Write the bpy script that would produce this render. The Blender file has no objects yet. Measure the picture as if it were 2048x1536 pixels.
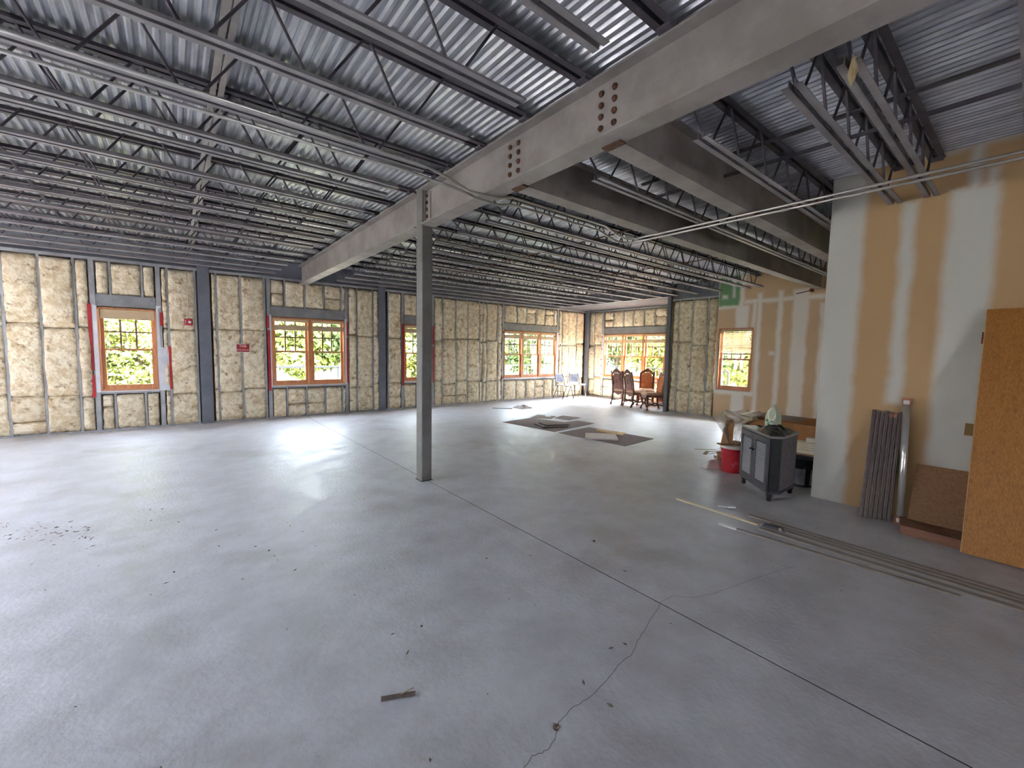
import bpy, math, random
from mathutils import Vector, Matrix, noise

# ------------------------------------------------------------------ camera, world, sun, exposure
sc = bpy.context.scene
COL = sc.collection
EYE = 1.56
FPX = 841.348
_f = Vector((math.cos(-0.0765171) * math.cos(0.8919606), math.cos(-0.0765171) * math.sin(0.8919606), math.sin(-0.0765171)))
_r0 = Vector((math.sin(0.8919606), -math.cos(0.8919606), 0.0))
_u0 = _r0.cross(_f)
_c, _s = math.cos(0.0179351), math.sin(0.0179351)
_r = _c * _r0 + _s * _u0
_u = -_s * _r0 + _c * _u0
cam_data = bpy.data.cameras.new('camera')
cam = bpy.data.objects.new('camera', cam_data)
COL.objects.link(cam)
cam_data.sensor_width = 36.0
cam_data.lens = FPX / 2048.0 * 36.0
cam_data.clip_start = 0.05
cam.matrix_world = Matrix(((_r.x, _u.x, -_f.x, 0.0), (_r.y, _u.y, -_f.y, 0.0), (_r.z, _u.z, -_f.z, EYE), (0, 0, 0, 1)))
sc.camera = cam

sc.view_settings.view_transform = 'Standard'
sc.view_settings.look = 'None'
sc.view_settings.gamma = 1.0
sc.view_settings.use_curve_mapping = False
sc.view_settings.exposure = 7.25
try:
    sc.cycles.max_bounces = 10
    sc.cycles.diffuse_bounces = 6
    sc.cycles.glossy_bounces = 4
    sc.cycles.transparent_max_bounces = 16
    sc.cycles.sample_clamp_indirect = 6.0
    sc.cycles.use_denoising = True
    sc.cycles.caustics_reflective = False
    sc.cycles.caustics_refractive = False
except Exception:
    pass

world = bpy.data.worlds.new('sky')
sc.world = world
world.use_nodes = True
wn = world.node_tree
bg = wn.nodes['Background']
sky = wn.nodes.new('ShaderNodeTexSky')
sky.sky_type = 'HOSEK_WILKIE'
sky.turbidity = 6.0
sky.ground_albedo = 0.4
sky.sun_direction = Vector((0.50, -0.25, 0.83)).normalized()
hs = wn.nodes.new('ShaderNodeHueSaturation')
hs.inputs['Saturation'].default_value = 0.35
wn.links.new(sky.outputs['Color'], hs.inputs['Color'])
wn.links.new(hs.outputs['Color'], bg.inputs['Color'])
bg.inputs['Strength'].default_value = 1.6

sun_data = bpy.data.lights.new('sun', 'SUN')
sun_data.energy = 2.6
sun_data.angle = math.radians(1.0)
sun_data.color = (1.0, 0.95, 0.86)
sun = bpy.data.objects.new('sun', sun_data)
COL.objects.link(sun)
sun.location = (20, -10, 30)
sun.rotation_euler = Vector((-0.50, 0.25, -0.83)).to_track_quat('-Z', 'Y').to_euler()

# ------------------------------------------------------------------ measuring helpers (photo pixel -> direction -> touching plane)
def ray(px, py):
    return _r * ((px - 1024.0) / FPX) + _u * (-(py - 768.0) / FPX) + _f
def on_plane(px, py, axis, val):
    d = ray(px, py)
    o = Vector((0, 0, EYE))
    return o + d * ((val - o[axis]) / d[axis])
def fl(px, py, z=0.0):
    return on_plane(px, py, 2, z)

# ------------------------------------------------------------------ mesh helpers
RND = random.Random(7)
def lin(r, g, b):
    def c(v):
        v /= 255.0
        return v / 12.92 if v <= 0.04045 else ((v + 0.055) / 1.055) ** 2.4
    return (c(r), c(g), c(b), 1.0)

class MB:
    def __init__(self):
        self.v = []
        self.f = []
    def add(self, vs, fs):
        o = len(self.v)
        self.v.extend(tuple(p) for p in vs)
        self.f.extend(tuple(i + o for i in q) for q in fs)
        return self
    def box(self, x0, x1, y0, y1, z0, z1, T=None):
        p = [(x, y, z) for z in (z0, z1) for y in (y0, y1) for x in (x0, x1)]
        if T:
            p = [T(*q) for q in p]
        return self.add(p, [(0, 2, 3, 1), (4, 5, 7, 6), (0, 1, 5, 4), (2, 6, 7, 3), (0, 4, 6, 2), (1, 3, 7, 5)])
    def bar(self, a, b, w, h, up=(0, 0, 1)):
        a = Vector(a); b = Vector(b)
        d = (b - a).normalized()
        s = d.cross(Vector(up))
        if s.length < 1e-5:
            s = d.cross(Vector((1, 0, 0)))
        s.normalize()
        t = s.cross(d)
        p = []
        for e in (a, b):
            for i, j in ((-1, -1), (1, -1), (1, 1), (-1, 1)):
                p.append(e + s * (w / 2 * i) + t * (h / 2 * j))
        return self.add(p, [(0, 1, 2, 3), (7, 6, 5, 4), (0, 4, 5, 1), (1, 5, 6, 2), (2, 6, 7, 3), (3, 7, 4, 0)])
    def tube(self, pts, r, n=8, cap=True):
        pts = [Vector(p) for p in pts]
        rs = r if isinstance(r, (list, tuple)) else [r] * len(pts)
        prev = None
        rings = []
        for i, p in enumerate(pts):
            if i == 0:
                d = pts[1] - p
            elif i == len(pts) - 1:
                d = p - pts[i - 1]
            else:
                d = (pts[i + 1] - p).normalized() + (p - pts[i - 1]).normalized()
            d.normalize()
            if prev is None:
                s = d.cross(Vector((0, 0, 1)))
                if s.length < 1e-4:
                    s = d.cross(Vector((1, 0, 0)))
            else:
                s = prev - d * prev.dot(d)
            s.normalize()
            prev = s
            t = d.cross(s)
            rings.append([p + (s * math.cos(2 * math.pi * k / n) + t * math.sin(2 * math.pi * k / n)) * rs[i] for k in range(n)])
        vs = [q for g in rings for q in g]
        fs = []
        for i in range(len(rings) - 1):
            for k in range(n):
                fs.append((i * n + k, i * n + (k + 1) % n, (i + 1) * n + (k + 1) % n, (i + 1) * n + k))
        if cap:
            fs.append(tuple(range(n - 1, -1, -1)))
            fs.append(tuple((len(rings) - 1) * n + k for k in range(n)))
        return self.add(vs, fs)
    def lathe(self, c, prof, n=24, sx=1.0, sy=1.0):
        vs = []
        for r, z in prof:
            for k in range(n):
                a = 2 * math.pi * k / n
                vs.append((c[0] + r * sx * math.cos(a), c[1] + r * sy * math.sin(a), c[2] + z))
        fs = []
        for i in range(len(prof) - 1):
            for k in range(n):
                fs.append((i * n + k, i * n + (k + 1) % n, (i + 1) * n + (k + 1) % n, (i + 1) * n + k))
        fs.append(tuple(range(n - 1, -1, -1)))
        fs.append(tuple((len(prof) - 1) * n + k for k in range(n)))
        return self.add(vs, fs)
    def prism(self, poly, z0, z1):
        n = len(poly)
        vs = [(p[0], p[1], z0) for p in poly] + [(p[0], p[1], z1) for p in poly]
        fs = [tuple(range(n - 1, -1, -1)), tuple(range(n, 2 * n))]
        for i in range(n):
            j = (i + 1) % n
            fs.append((i, j, n + j, n + i))
        return self.add(vs, fs)
    def slab(self, poly3, nrm):
        """poly3: ring of 3D points, extruded along nrm."""
        n = len(poly3)
        nrm = Vector(nrm)
        vs = [Vector(p) for p in poly3] + [Vector(p) + nrm for p in poly3]
        fs = [tuple(range(n - 1, -1, -1)), tuple(range(n, 2 * n))]
        for i in range(n):
            j = (i + 1) % n
            fs.append((i, j, n + j, n + i))
        return self.add(vs, fs)

OFF = {}
def mesh_of(name, mb, mat, off=(0, 0, 0), smooth=False, bevel=0.0):
    me = bpy.data.meshes.new(name)
    if off != (0, 0, 0):
        vs = [(a - off[0], b - off[1], c - off[2]) for a, b, c in mb.v]
    else:
        vs = mb.v
    me.from_pydata(vs, [], mb.f)
    me.validate()
    if mat:
        me.materials.append(mat)
    if smooth:
        me.polygons.foreach_set('use_smooth', [True] * len(me.polygons))
    me.update()
    return me
def link(name, me, parent=None):
    o = bpy.data.objects.new(name, me)
    COL.objects.link(o)
    if parent:
        o.parent = parent
    return o
def part(name, mb, mat, parent=None, smooth=False, bevel=0.0, label=None):
    off = OFF.get(parent.name, (0, 0, 0)) if parent else (0, 0, 0)
    o = link(name, mesh_of(name, mb, mat, off, smooth), parent)
    OFF[o.name] = off
    if bevel:
        m = o.modifiers.new('bevel', 'BEVEL')
        m.width = bevel
        m.segments = 2
        m.limit_method = 'ANGLE'
    if label:
        o['label'] = label
    return o
def tag(o, label=None, cat=None, group=None, kind=None):
    if label: o['label'] = label
    if cat: o['category'] = cat
    if group: o['group'] = group
    if kind: o['kind'] = kind
    return o
def thing(name, label, cat, loc=(0, 0, 0), group=None, kind=None):
    o = bpy.data.objects.new(name, None)
    COL.objects.link(o)
    o.location = loc
    o.empty_display_size = 0.1
    OFF[o.name] = tuple(loc)
    return tag(o, label, cat, group, kind)
def solo(name, mb, mat, label, cat, group=None, kind=None, smooth=False, bevel=0.0):
    """a thing that is one mesh: origin moved to its base"""
    xs = [p[0] for p in mb.v]; ys = [p[1] for p in mb.v]; zs = [p[2] for p in mb.v]
    c = ((min(xs) + max(xs)) / 2, (min(ys) + max(ys)) / 2, min(zs))
    o = link(name, mesh_of(name, mb, mat, c, smooth))
    o.location = c
    OFF[o.name] = c
    if bevel:
        m = o.modifiers.new('bevel', 'BEVEL')
        m.width = bevel; m.segments = 2; m.limit_method = 'ANGLE'
    return tag(o, label, cat, group, kind)
def copy_tree(o, parent=None):
    c = o.copy()
    COL.objects.link(c)
    c.parent = parent
    for ch in o.children:
        copy_tree(ch, c)
    return c

# ------------------------------------------------------------------ materials
def mat(name, col, rough=0.6, metal=0.0, col2=None, scale=6.0, detail=6.0, bump=0.0, bscale=60.0, lo=0.35, hi=0.65, stretch=(1, 1, 1), rough2=None, spec=0.5, col3=None, scale3=1.0, lo3=0.5, hi3=0.7):
    m = bpy.data.materials.new(name)
    m.use_nodes = True
    n = m.node_tree.nodes
    L = m.node_tree.links
    b = n['Principled BSDF']
    b.inputs['Base Color'].default_value = col
    b.inputs['Roughness'].default_value = rough
    b.inputs['Metallic'].default_value = metal
    b.inputs['Specular IOR Level'].default_value = spec
    if col2 or bump or col3:
        tc = n.new('ShaderNodeTexCoord')
        mp = n.new('ShaderNodeMapping')
        mp.inputs['Scale'].default_value = stretch
        L.new(tc.outputs['Object'], mp.inputs['Vector'])
    if col2:
        t = n.new('ShaderNodeTexNoise')
        t.inputs['Scale'].default_value = scale
        t.inputs['Detail'].default_value = detail
        t.inputs['Roughness'].default_value = 0.62
        L.new(mp.outputs['Vector'], t.inputs['Vector'])
        r = n.new('ShaderNodeMapRange')
        r.interpolation_type = 'SMOOTHSTEP'
        r.inputs['From Min'].default_value = lo
        r.inputs['From Max'].default_value = hi
        L.new(t.outputs['Fac'], r.inputs['Value'])
        mx = n.new('ShaderNodeMix')
        mx.data_type = 'RGBA'
        mx.inputs['A'].default_value = col
        mx.inputs['B'].default_value = col2
        L.new(r.outputs['Result'], mx.inputs['Factor'])
        out = mx.outputs['Result']
        if col3:
            t3 = n.new('ShaderNodeTexNoise')
            t3.inputs['Scale'].default_value = scale3
            t3.inputs['Detail'].default_value = 8.0
            t3.inputs['Roughness'].default_value = 0.65
            L.new(mp.outputs['Vector'], t3.inputs['Vector'])
            r3 = n.new('ShaderNodeMapRange')
            r3.interpolation_type = 'SMOOTHSTEP'
            r3.inputs['From Min'].default_value = lo3
            r3.inputs['From Max'].default_value = hi3
            L.new(t3.outputs['Fac'], r3.inputs['Value'])
            m3 = n.new('ShaderNodeMix')
            m3.data_type = 'RGBA'
            L.new(out, m3.inputs['A'])
            m3.inputs['B'].default_value = col3
            L.new(r3.outputs['Result'], m3.inputs['Factor'])
            out = m3.outputs['Result']
        L.new(out, b.inputs['Base Color'])
        if rough2 is not None:
            rr = n.new('ShaderNodeMapRange')
            rr.inputs['From Min'].default_value = lo
            rr.inputs['From Max'].default_value = hi
            rr.inputs['To Min'].default_value = rough
            rr.inputs['To Max'].default_value = rough2
            L.new(t.outputs['Fac'], rr.inputs['Value'])
            L.new(rr.outputs['Result'], b.inputs['Roughness'])
    if bump:
        t2 = n.new('ShaderNodeTexNoise')
        t2.inputs['Scale'].default_value = bscale
        t2.inputs['Detail'].default_value = 5.0
        L.new(mp.outputs['Vector'], t2.inputs['Vector'])
        bp = n.new('ShaderNodeBump')
        bp.inputs['Strength'].default_value = bump
        bp.inputs['Distance'].default_value = 0.02
        L.new(t2.outputs['Fac'], bp.inputs['Height'])
        L.new(bp.outputs['Normal'], b.inputs['Normal'])
    return m

def glassy(name, tint, gloss=0.06, rough=0.02, diff=None, dfac=0.0):
    m = bpy.data.materials.new(name)
    m.use_nodes = True
    n = m.node_tree.nodes
    L = m.node_tree.links
    n.remove(n['Principled BSDF'])
    out = n['Material Output']
    tr = n.new('ShaderNodeBsdfTransparent')
    tr.inputs['Color'].default_value = tint
    gl = n.new('ShaderNodeBsdfGlossy')
    gl.inputs['Roughness'].default_value = rough
    mx = n.new('ShaderNodeMixShader')
    mx.inputs['Fac'].default_value = gloss
    L.new(tr.outputs[0], mx.inputs[1])
    L.new(gl.outputs[0], mx.inputs[2])
    last = mx
    if diff:
        df = n.new('ShaderNodeBsdfDiffuse')
        df.inputs['Color'].default_value = diff
        m2 = n.new('ShaderNodeMixShader')
        m2.inputs['Fac'].default_value = dfac
        L.new(mx.outputs[0], m2.inputs[1])
        L.new(df.outputs[0], m2.inputs[2])
        last = m2
    L.new(last.outputs[0], out.inputs['Surface'])
    return m

def drywall_mat(name, axis, rects, paper, mud, greens=(), wob=0.02, soft=0.045):
    """brown paper-faced board with bands of joint compound; rects are (u0,u1,z0,z1) on the wall plane, in metres"""
    m = bpy.data.materials.new(name)
    m.use_nodes = True
    n = m.node_tree.nodes
    L = m.node_tree.links
    b = n['Principled BSDF']
    b.inputs['Roughness'].default_value = 0.85
    b.inputs['Specular IOR Level'].default_value = 0.2
    geo = n.new('ShaderNodeNewGeometry')
    nz = n.new('ShaderNodeTexNoise')
    nz.inputs['Scale'].default_value = 3.5
    nz.inputs['Detail'].default_value = 7.0
    L.new(geo.outputs['Position'], nz.inputs['Vector'])
    v1 = n.new('ShaderNodeVectorMath'); v1.operation = 'SUBTRACT'
    v1.inputs[1].default_value = (0.5, 0.5, 0.5)
    L.new(nz.outputs['Color'], v1.inputs[0])
    v2 = n.new('ShaderNodeVectorMath'); v2.operation = 'SCALE'
    v2.inputs['Scale'].default_value = wob * 4
    L.new(v1.outputs[0], v2.inputs[0])
    v3 = n.new('ShaderNodeVectorMath'); v3.operation = 'ADD'
    L.new(geo.outputs['Position'], v3.inputs[0])
    L.new(v2.outputs[0], v3.inputs[1])
    def union(rs):
        d = None
        for (u0, u1, z0, z1) in rs:
            a = n.new('ShaderNodeVectorMath'); a.operation = 'SUBTRACT'
            c = [0, 0, 0]; c[axis] = (u0 + u1) / 2; c[2] = (z0 + z1) / 2
            a.inputs[1].default_value = c
            L.new(v3.outputs[0], a.inputs[0])
            ab = n.new('ShaderNodeVectorMath'); ab.operation = 'ABSOLUTE'
            L.new(a.outputs[0], ab.inputs[0])
            s = n.new('ShaderNodeVectorMath'); s.operation = 'SUBTRACT'
            h = [0, 0, 0]; h[axis] = abs(u1 - u0) / 2; h[2] = abs(z1 - z0) / 2
            s.inputs[1].default_value = h
            L.new(ab.outputs[0], s.inputs[0])
            sp = n.new('ShaderNodeSeparateXYZ')
            L.new(s.outputs[0], sp.inputs[0])
            mx = n.new('ShaderNodeMath'); mx.operation = 'MAXIMUM'
            L.new(sp.outputs[axis], mx.inputs[0])
            L.new(sp.outputs[2], mx.inputs[1])
            if d is None:
                d = mx
            else:
                mn = n.new('ShaderNodeMath'); mn.operation = 'MINIMUM'
                L.new(d.outputs[0], mn.inputs[0]); L.new(mx.outputs[0], mn.inputs[1])
                d = mn
        r = n.new('ShaderNodeMapRange')
        r.interpolation_type = 'SMOOTHSTEP'
        r.inputs['From Min'].default_value = -soft
        r.inputs['From Max'].default_value = soft
        r.inputs['To Min'].default_value = 1.0
        r.inputs['To Max'].default_value = 0.0
        L.new(d.outputs[0], r.inputs['Value'])
        return r.outputs['Result']
    tn = n.new('ShaderNodeTexNoise')
    tn.inputs['Scale'].default_value = 1.6
    tn.inputs['Detail'].default_value = 6.0
    L.new(geo.outputs['Position'], tn.inputs['Vector'])
    pm = n.new('ShaderNodeMix'); pm.data_type = 'RGBA'
    pm.inputs['A'].default_value = tuple(c * 0.9 for c in paper[:3]) + (1,)
    pm.inputs['B'].default_value = tuple(min(1, c * 1.1) for c in paper[:3]) + (1,)
    L.new(tn.outputs['Fac'], pm.inputs['Factor'])
    cur = pm.outputs['Result']
    for g_rects, g_col in greens:
        g = n.new('ShaderNodeMix'); g.data_type = 'RGBA'
        L.new(cur, g.inputs['A']); g.inputs['B'].default_value = g_col
        L.new(union(g_rects), g.inputs['Factor'])
        cur = g.outputs['Result']
    k = n.new('ShaderNodeMix'); k.data_type = 'RGBA'
    L.new(cur, k.inputs['A']); k.inputs['B'].default_value = mud
    L.new(union(rects), k.inputs['Factor'])
    L.new(k.outputs['Result'], b.inputs['Base Color'])
    fb = n.new('ShaderNodeTexNoise')
    fb.inputs['Scale'].default_value = 90.0
    L.new(geo.outputs['Position'], fb.inputs['Vector'])
    bp = n.new('ShaderNodeBump'); bp.inputs['Strength'].default_value = 0.08
    bp.inputs['Distance'].default_value = 0.01
    L.new(fb.outputs['Fac'], bp.inputs['Height'])
    L.new(bp.outputs['Normal'], b.inputs['Normal'])
    return m

M = {}
M['concrete'] = mat('concrete', lin(182, 180, 184), 0.34, 0, lin(203, 202, 208), 3.0, 15.0, 0.2, 34.0, 0.28, 0.7, rough2=0.6, spec=0.45, col3=lin(164, 159, 159), scale3=0.8, lo3=0.5, hi3=0.75)
M['joint'] = mat('joint_dark', lin(60, 55, 52), 0.9)
M['crack'] = mat('crack_dark', lin(88, 82, 80), 0.9)
M['deck'] = mat('galvanised_deck', lin(206, 208, 214), 0.34, 0.55, lin(168, 170, 178), 3.0, 6.0, 0.05, 12.0, stretch=(4, 0.6, 1), rough2=0.5)
M['beam'] = mat('grey_primed_steel', lin(158, 152, 148), 0.62, 0, lin(138, 132, 128), 2.5, 6, 0.04, 40, col3=lin(110, 98, 88), scale3=3.0, lo3=0.62, hi3=0.8)
M['column'] = mat('grey_painted_column', lin(128, 126, 124), 0.55, 0, lin(112, 110, 106), 3.0, 6, 0.04, 60)
M['bluecol'] = mat('blue_grey_steel', lin(112, 115, 124), 0.6, 0, lin(98, 101, 110), 3.0, 6, 0.03, 60, col3=lin(70, 70, 76), scale3=5.0, lo3=0.64, hi3=0.75)
M['joist'] = mat('dark_joist_paint', lin(92, 88, 94), 0.5, 0.0, lin(72, 66, 74), 4.0, 5)
M['chord_floor_lit'] = mat('joist_paint_floor_lit', lin(146, 143, 146), 0.5, 0.0, lin(128, 124, 128), 4.0, 5)  # lighter than the joist paint; floor bounce is put into the colour
M['rust'] = mat('rusted_steel', lin(120, 66, 44), 0.8, 0, lin(84, 44, 32), 12, 6)
M['bolt'] = mat('rusted_bolt', lin(104, 66, 44), 0.7, 0.2, lin(70, 52, 40), 30, 4)
M['stud'] = mat('galvanised_stud', lin(168, 168, 170), 0.4, 0.35, lin(148, 148, 150), 5, 5)
M['header'] = mat('steel_header', lin(146, 146, 148), 0.5, 0.2, lin(130, 130, 132), 6, 5)
M['insul'] = mat('fibreglass', lin(208, 188, 154), 0.95, 0, lin(234, 222, 198), 11.0, 10, 1.0, 22.0, 0.38, 0.6, spec=0.1, col3=lin(138, 106, 66), scale3=9.0, lo3=0.53, hi3=0.72)
M['sheath'] = mat('sheathing', lin(120, 100, 76), 0.9, 0, lin(100, 82, 60), 4, 5)
M['wood'] = mat('stained_frame_wood', lin(198, 140, 96), 0.42, 0, lin(178, 116, 74), 5, 5, stretch=(6, 6, 0.6))
M['muntin'] = mat('muntin_wood_backlit', lin(112, 84, 70), 0.5)  # frame wood darkened, with its backlit shade put into the colour
M['glass'] = glassy('window_glass', (0.93, 0.95, 0.94, 1))
M['blind'] = mat('blind_slat', lin(206, 182, 148), 0.5, 0, lin(190, 164, 130), 6, 4, stretch=(1, 1, 20))
M['white'] = mat('white_vinyl', lin(226, 224, 224), 0.5)
M['wrap'] = mat('house_wrap', lin(214, 214, 220), 0.6, 0, lin(200, 200, 208), 5, 4)
M['redtape'] = mat('red_tape', lin(184, 32, 40), 0.5, 0, lin(160, 28, 36), 9, 4)
M['red'] = mat('red_plastic', lin(190, 30, 48), 0.4)
M['conduit'] = mat('conduit_steel', lin(196, 192, 186), 0.32, 0.8)
M['soffit'] = mat('soffit_grey', lin(88, 88, 94), 0.8)
M['ext'] = mat('exterior_wall', lin(150, 140, 128), 0.9)

# ------------------------------------------------------------------ the setting: floor, ceiling, walls
YA, XB, XC, XR = 10.45, 11.98, 10.49, 5.54
YR = 1.478
X0, Y0 = -6.5, -5.5
ZD = 3.44
XO, XO2, YO, YP = -2.75, -3.85, 2.4, 7.6          # deck strip left open over the unseen hall, added to let daylight in

b = MB()
b.box(X0, 2.331, Y0, YA + 0.16, -0.2, 0.0).box(2.341, XB + 0.16, Y0, YA + 0.16, -0.2, 0.0)
floor = tag(part('floor', b, M['concrete']), 'bare grey concrete floor slab with one long saw cut', 'floor', kind='structure')
part('control_joint', MB().box(2.331, 2.341, Y0, YA + 0.16, -0.2, -0.0015), M['joint'], floor)
crk = [(1320, 1208), (1302, 1238), (1283, 1270), (1272, 1288), (1262, 1310), (1236, 1330), (1212, 1362), (1180, 1395), (1160, 1407), (1145, 1415), (1131, 1430), (1118, 1445), (1113, 1470), (1100, 1495), (1085, 1505), (1066, 1512), (1050, 1535), (1020, 1570)]
def ribbon(pts, w, z):
    mb = MB()
    for i in range(len(pts) - 1):
        a = Vector(pts[i]); c = Vector(pts[i + 1])
        mb.bar((a.x, a.y, z), (c.x, c.y, z), w, 0.0008)
    return mb
pts = []
for i in range(len(crk) - 1):
    a = fl(*crk[i]); c = fl(*crk[i + 1])
    for k in range(3):
        p = a.lerp(c, k / 3)
        pts.append((p.x + RND.uniform(-.004, .004), p.y + RND.uniform(-.004, .004), 0))
part('crack', ribbon(pts, 0.0022, 0.0002), M['crack'], floor)
pts = [fl(*p) for p in ((1318, 1206), (1345, 1192), (1390, 1195), (1430, 1186), (1480, 1168), (1530, 1150), (1590, 1132))]
part('crack', ribbon([(p.x, p.y, 0) for p in pts], 0.0016, 0.0002), M['crack'], floor)

# corrugated deck, ribs along Y
def deck(x0, x1, y0, y1):
    mb = MB()
    p = 0.0635
    n = int((x1 - x0) / p)
    prof = []
    for i in range(n + 1):
        x = x0 + i * p
        prof += [(x, ZD), (x + 0.020, ZD), (x + 0.031, ZD + 0.018), (x + 0.052, ZD + 0.018)]
    vs = []
    for (x, z) in prof:
        vs += [(x, y0, z), (x, y1, z)]
    fs = [(2 * i, 2 * i + 1, 2 * i + 3, 2 * i + 2) for i in range(len(prof) - 1)]
    mb.add(vs, fs)
    mb.box(x0, x1 + 0.1, y0, y1, ZD + 0.03, ZD + 0.14)
    return mb
dk = deck(XO, XB + 0.15, Y0, YA + 0.15)
for a, c, e, g in ((X0, XO2, Y0, YA + 0.15), (XO2, XO - 0.01, Y0, YO), (XO2, XO - 0.01, YP, YA + 0.15)):
    dk2 = deck(a, c, e, g)
    dk.add(dk2.v, dk2.f)
ceiling = tag(part('ceiling', dk, M['deck']), 'corrugated galvanised metal deck overhead on open joists', 'ceiling', kind='structure')

def T_A(u, w, z): return (u, YA + w, z)
def T_B(u, w, z): return (XB + w, u, z)
def T_C(u, w, z): return (XC + w, u, z)

def batt(T, u0, u1, z0, z1, seed, parent, bulge=0.045, base=0.034):
    """one fibreglass batt: a lumpy pillow between two studs"""
    w = u1 - u0; h = z1 - z0
    if w < 0.03 or h < 0.06:
        return
    nx = max(4, int(w / 0.045)); nz = max(4, int(h / 0.055))
    rr = random.Random(seed)
    sx, sz = rr.uniform(0, 99), rr.uniform(0, 99)
    lean = rr.uniform(-0.35, 0.35)
    vs = []
    for j in range(nz + 1):
        for i in range(nx + 1):
            a = i / nx; c = j / nz
            ta = 2 * a - 1; tc = 2 * c - 1
            pa = math.cos(ta * math.pi / 2); pc = math.cos(tc * math.pi / 2)
            e = min(max(pa, 0) ** 0.55, max(pc, 0) ** 0.35)
            q = Vector((a * w * 4.2 + sx, c * h * 3.0 + sz, seed * 1.37))
            n1 = noise.noise(q); n2 = noise.noise(q * 3.1); n3 = noise.noise(q * 7.3)
            d = base - e * (bulge * (0.85 + lean * (a - 0.5)) + 0.036 * n1 + 0.022 * n2 + 0.011 * n3) + (1 - e) * 0.012 * n2
            uu = u0 + w / 2 + (w / 2 + 0.013 * min(1.0, e * 1.6)) * math.sin(ta * math.pi / 2) ** 1 + 0.012 * n2 + 0.007 * n3
            zz = z0 + h / 2 + h / 2 * (math.sin(tc * math.pi / 2) * 0.35 + tc * 0.65) + 0.014 * noise.noise(q * 2.3 + Vector((5, 5, 5)))
            if j == 0: zz = max(zz, 0.004)
            vs.append(T(uu, d, zz))
    fs = []
    for j in range(nz):
        for i in range(nx):
            k = j * (nx + 1) + i
            fs.append((k, k + 1, k + nx + 2, k + nx + 1))
    ring = [i for i in range(nx + 1)] + [(j + 1) * (nx + 1) - 1 for j in range(1, nz + 1)] + [nz * (nx + 1) + i for i in range(nx - 1, -1, -1)] + [j * (nx + 1) for j in range(nz - 1, 0, -1)]
    o = len(vs)
    for k in ring:
        i = k % (nx + 1); j = k // (nx + 1)
        vs.append(T(u0 + w * i / nx, 0.13, max(0.004, z0 + h * j / nz)))
    for q in range(len(ring)):
        q2 = (q + 1) % len(ring)
        fs.append((ring[q], o + q, o + q2, ring[q2]))
    mb = MB().add(vs, fs)
    return part('insulation_batt', mb, M['insul'], parent, smooth=True)

STUD_CACHE = {}
def stud(T, u, z0, z1, parent, w=0.041, name='stud', m=None, w0=0.0, w1=0.14):
    """C-shaped metal stud: a face flange, a web and a rear flange"""
    mb = MB()
    mb.box(u - w / 2, u + w / 2, w0, w0 + 0.004, z0, z1, T)
    mb.box(u - w / 2, u - w / 2 + 0.004, w0, w1, z0, z1, T)
    mb.box(u - w / 2, u + w / 2, w1 - 0.004, w1, z0, z1, T)
    mb.box(u + w / 2 - 0.002, u + w / 2, w0, w0 + 0.014, z0, z1, T)
    return part(name, mb, m or M['stud'], parent)

def wall_skin(name, T, u0, u1, z0, z1, openings, m, label, w0=0.14, w1=0.17):
    """sheathing with real openings"""
    mb = MB()
    us = sorted(set([u0, u1] + [o[0] for o in openings] + [o[1] for o in openings]))
    for a, c in zip(us[:-1], us[1:]):
        op = [o for o in openings if o[0] <= a + 1e-6 and o[1] >= c - 1e-6]
        if op:
            o = op[0]
            mb.box(a, c, w0, w1, z0, o[2], T)
            mb.box(a, c, w0, w1, o[3], z1, T)
        else:
            mb.box(a, c, w0, w1, z0, z1, T)
    return tag(part(name, mb, m), label, 'wall', kind='structure')

ZS, ZH, ZT = 0.725, 2.22, 3.05     # sill, head, top of the stud wall
seed = [100]
def infill(T, wall, bays, openings, top=ZT, splits=(0.66, 1.86)):
    """bays: list of (u_left, u_right) between stud centres that get full-height batts"""
    for (a, c) in bays:
        seed[0] += 1
        rr = random.Random(seed[0])
        zs = [0.02] + [s + rr.uniform(-0.06, 0.06) for s in splits] + [top - 0.03]
        if rr.random() < 0.35 and c - a > 0.25:
            zs.insert(1, zs[1] - rr.uniform(0.3, 0.45))
        for z0, z1 in zip(zs[:-1], zs[1:]):
            seed[0] += 1
            batt(T, a + 0.016, c - 0.014, z0 + 0.002, z1 - 0.004, seed[0], wall, bulge=0.06 + rr.random() * 0.05)

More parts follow.
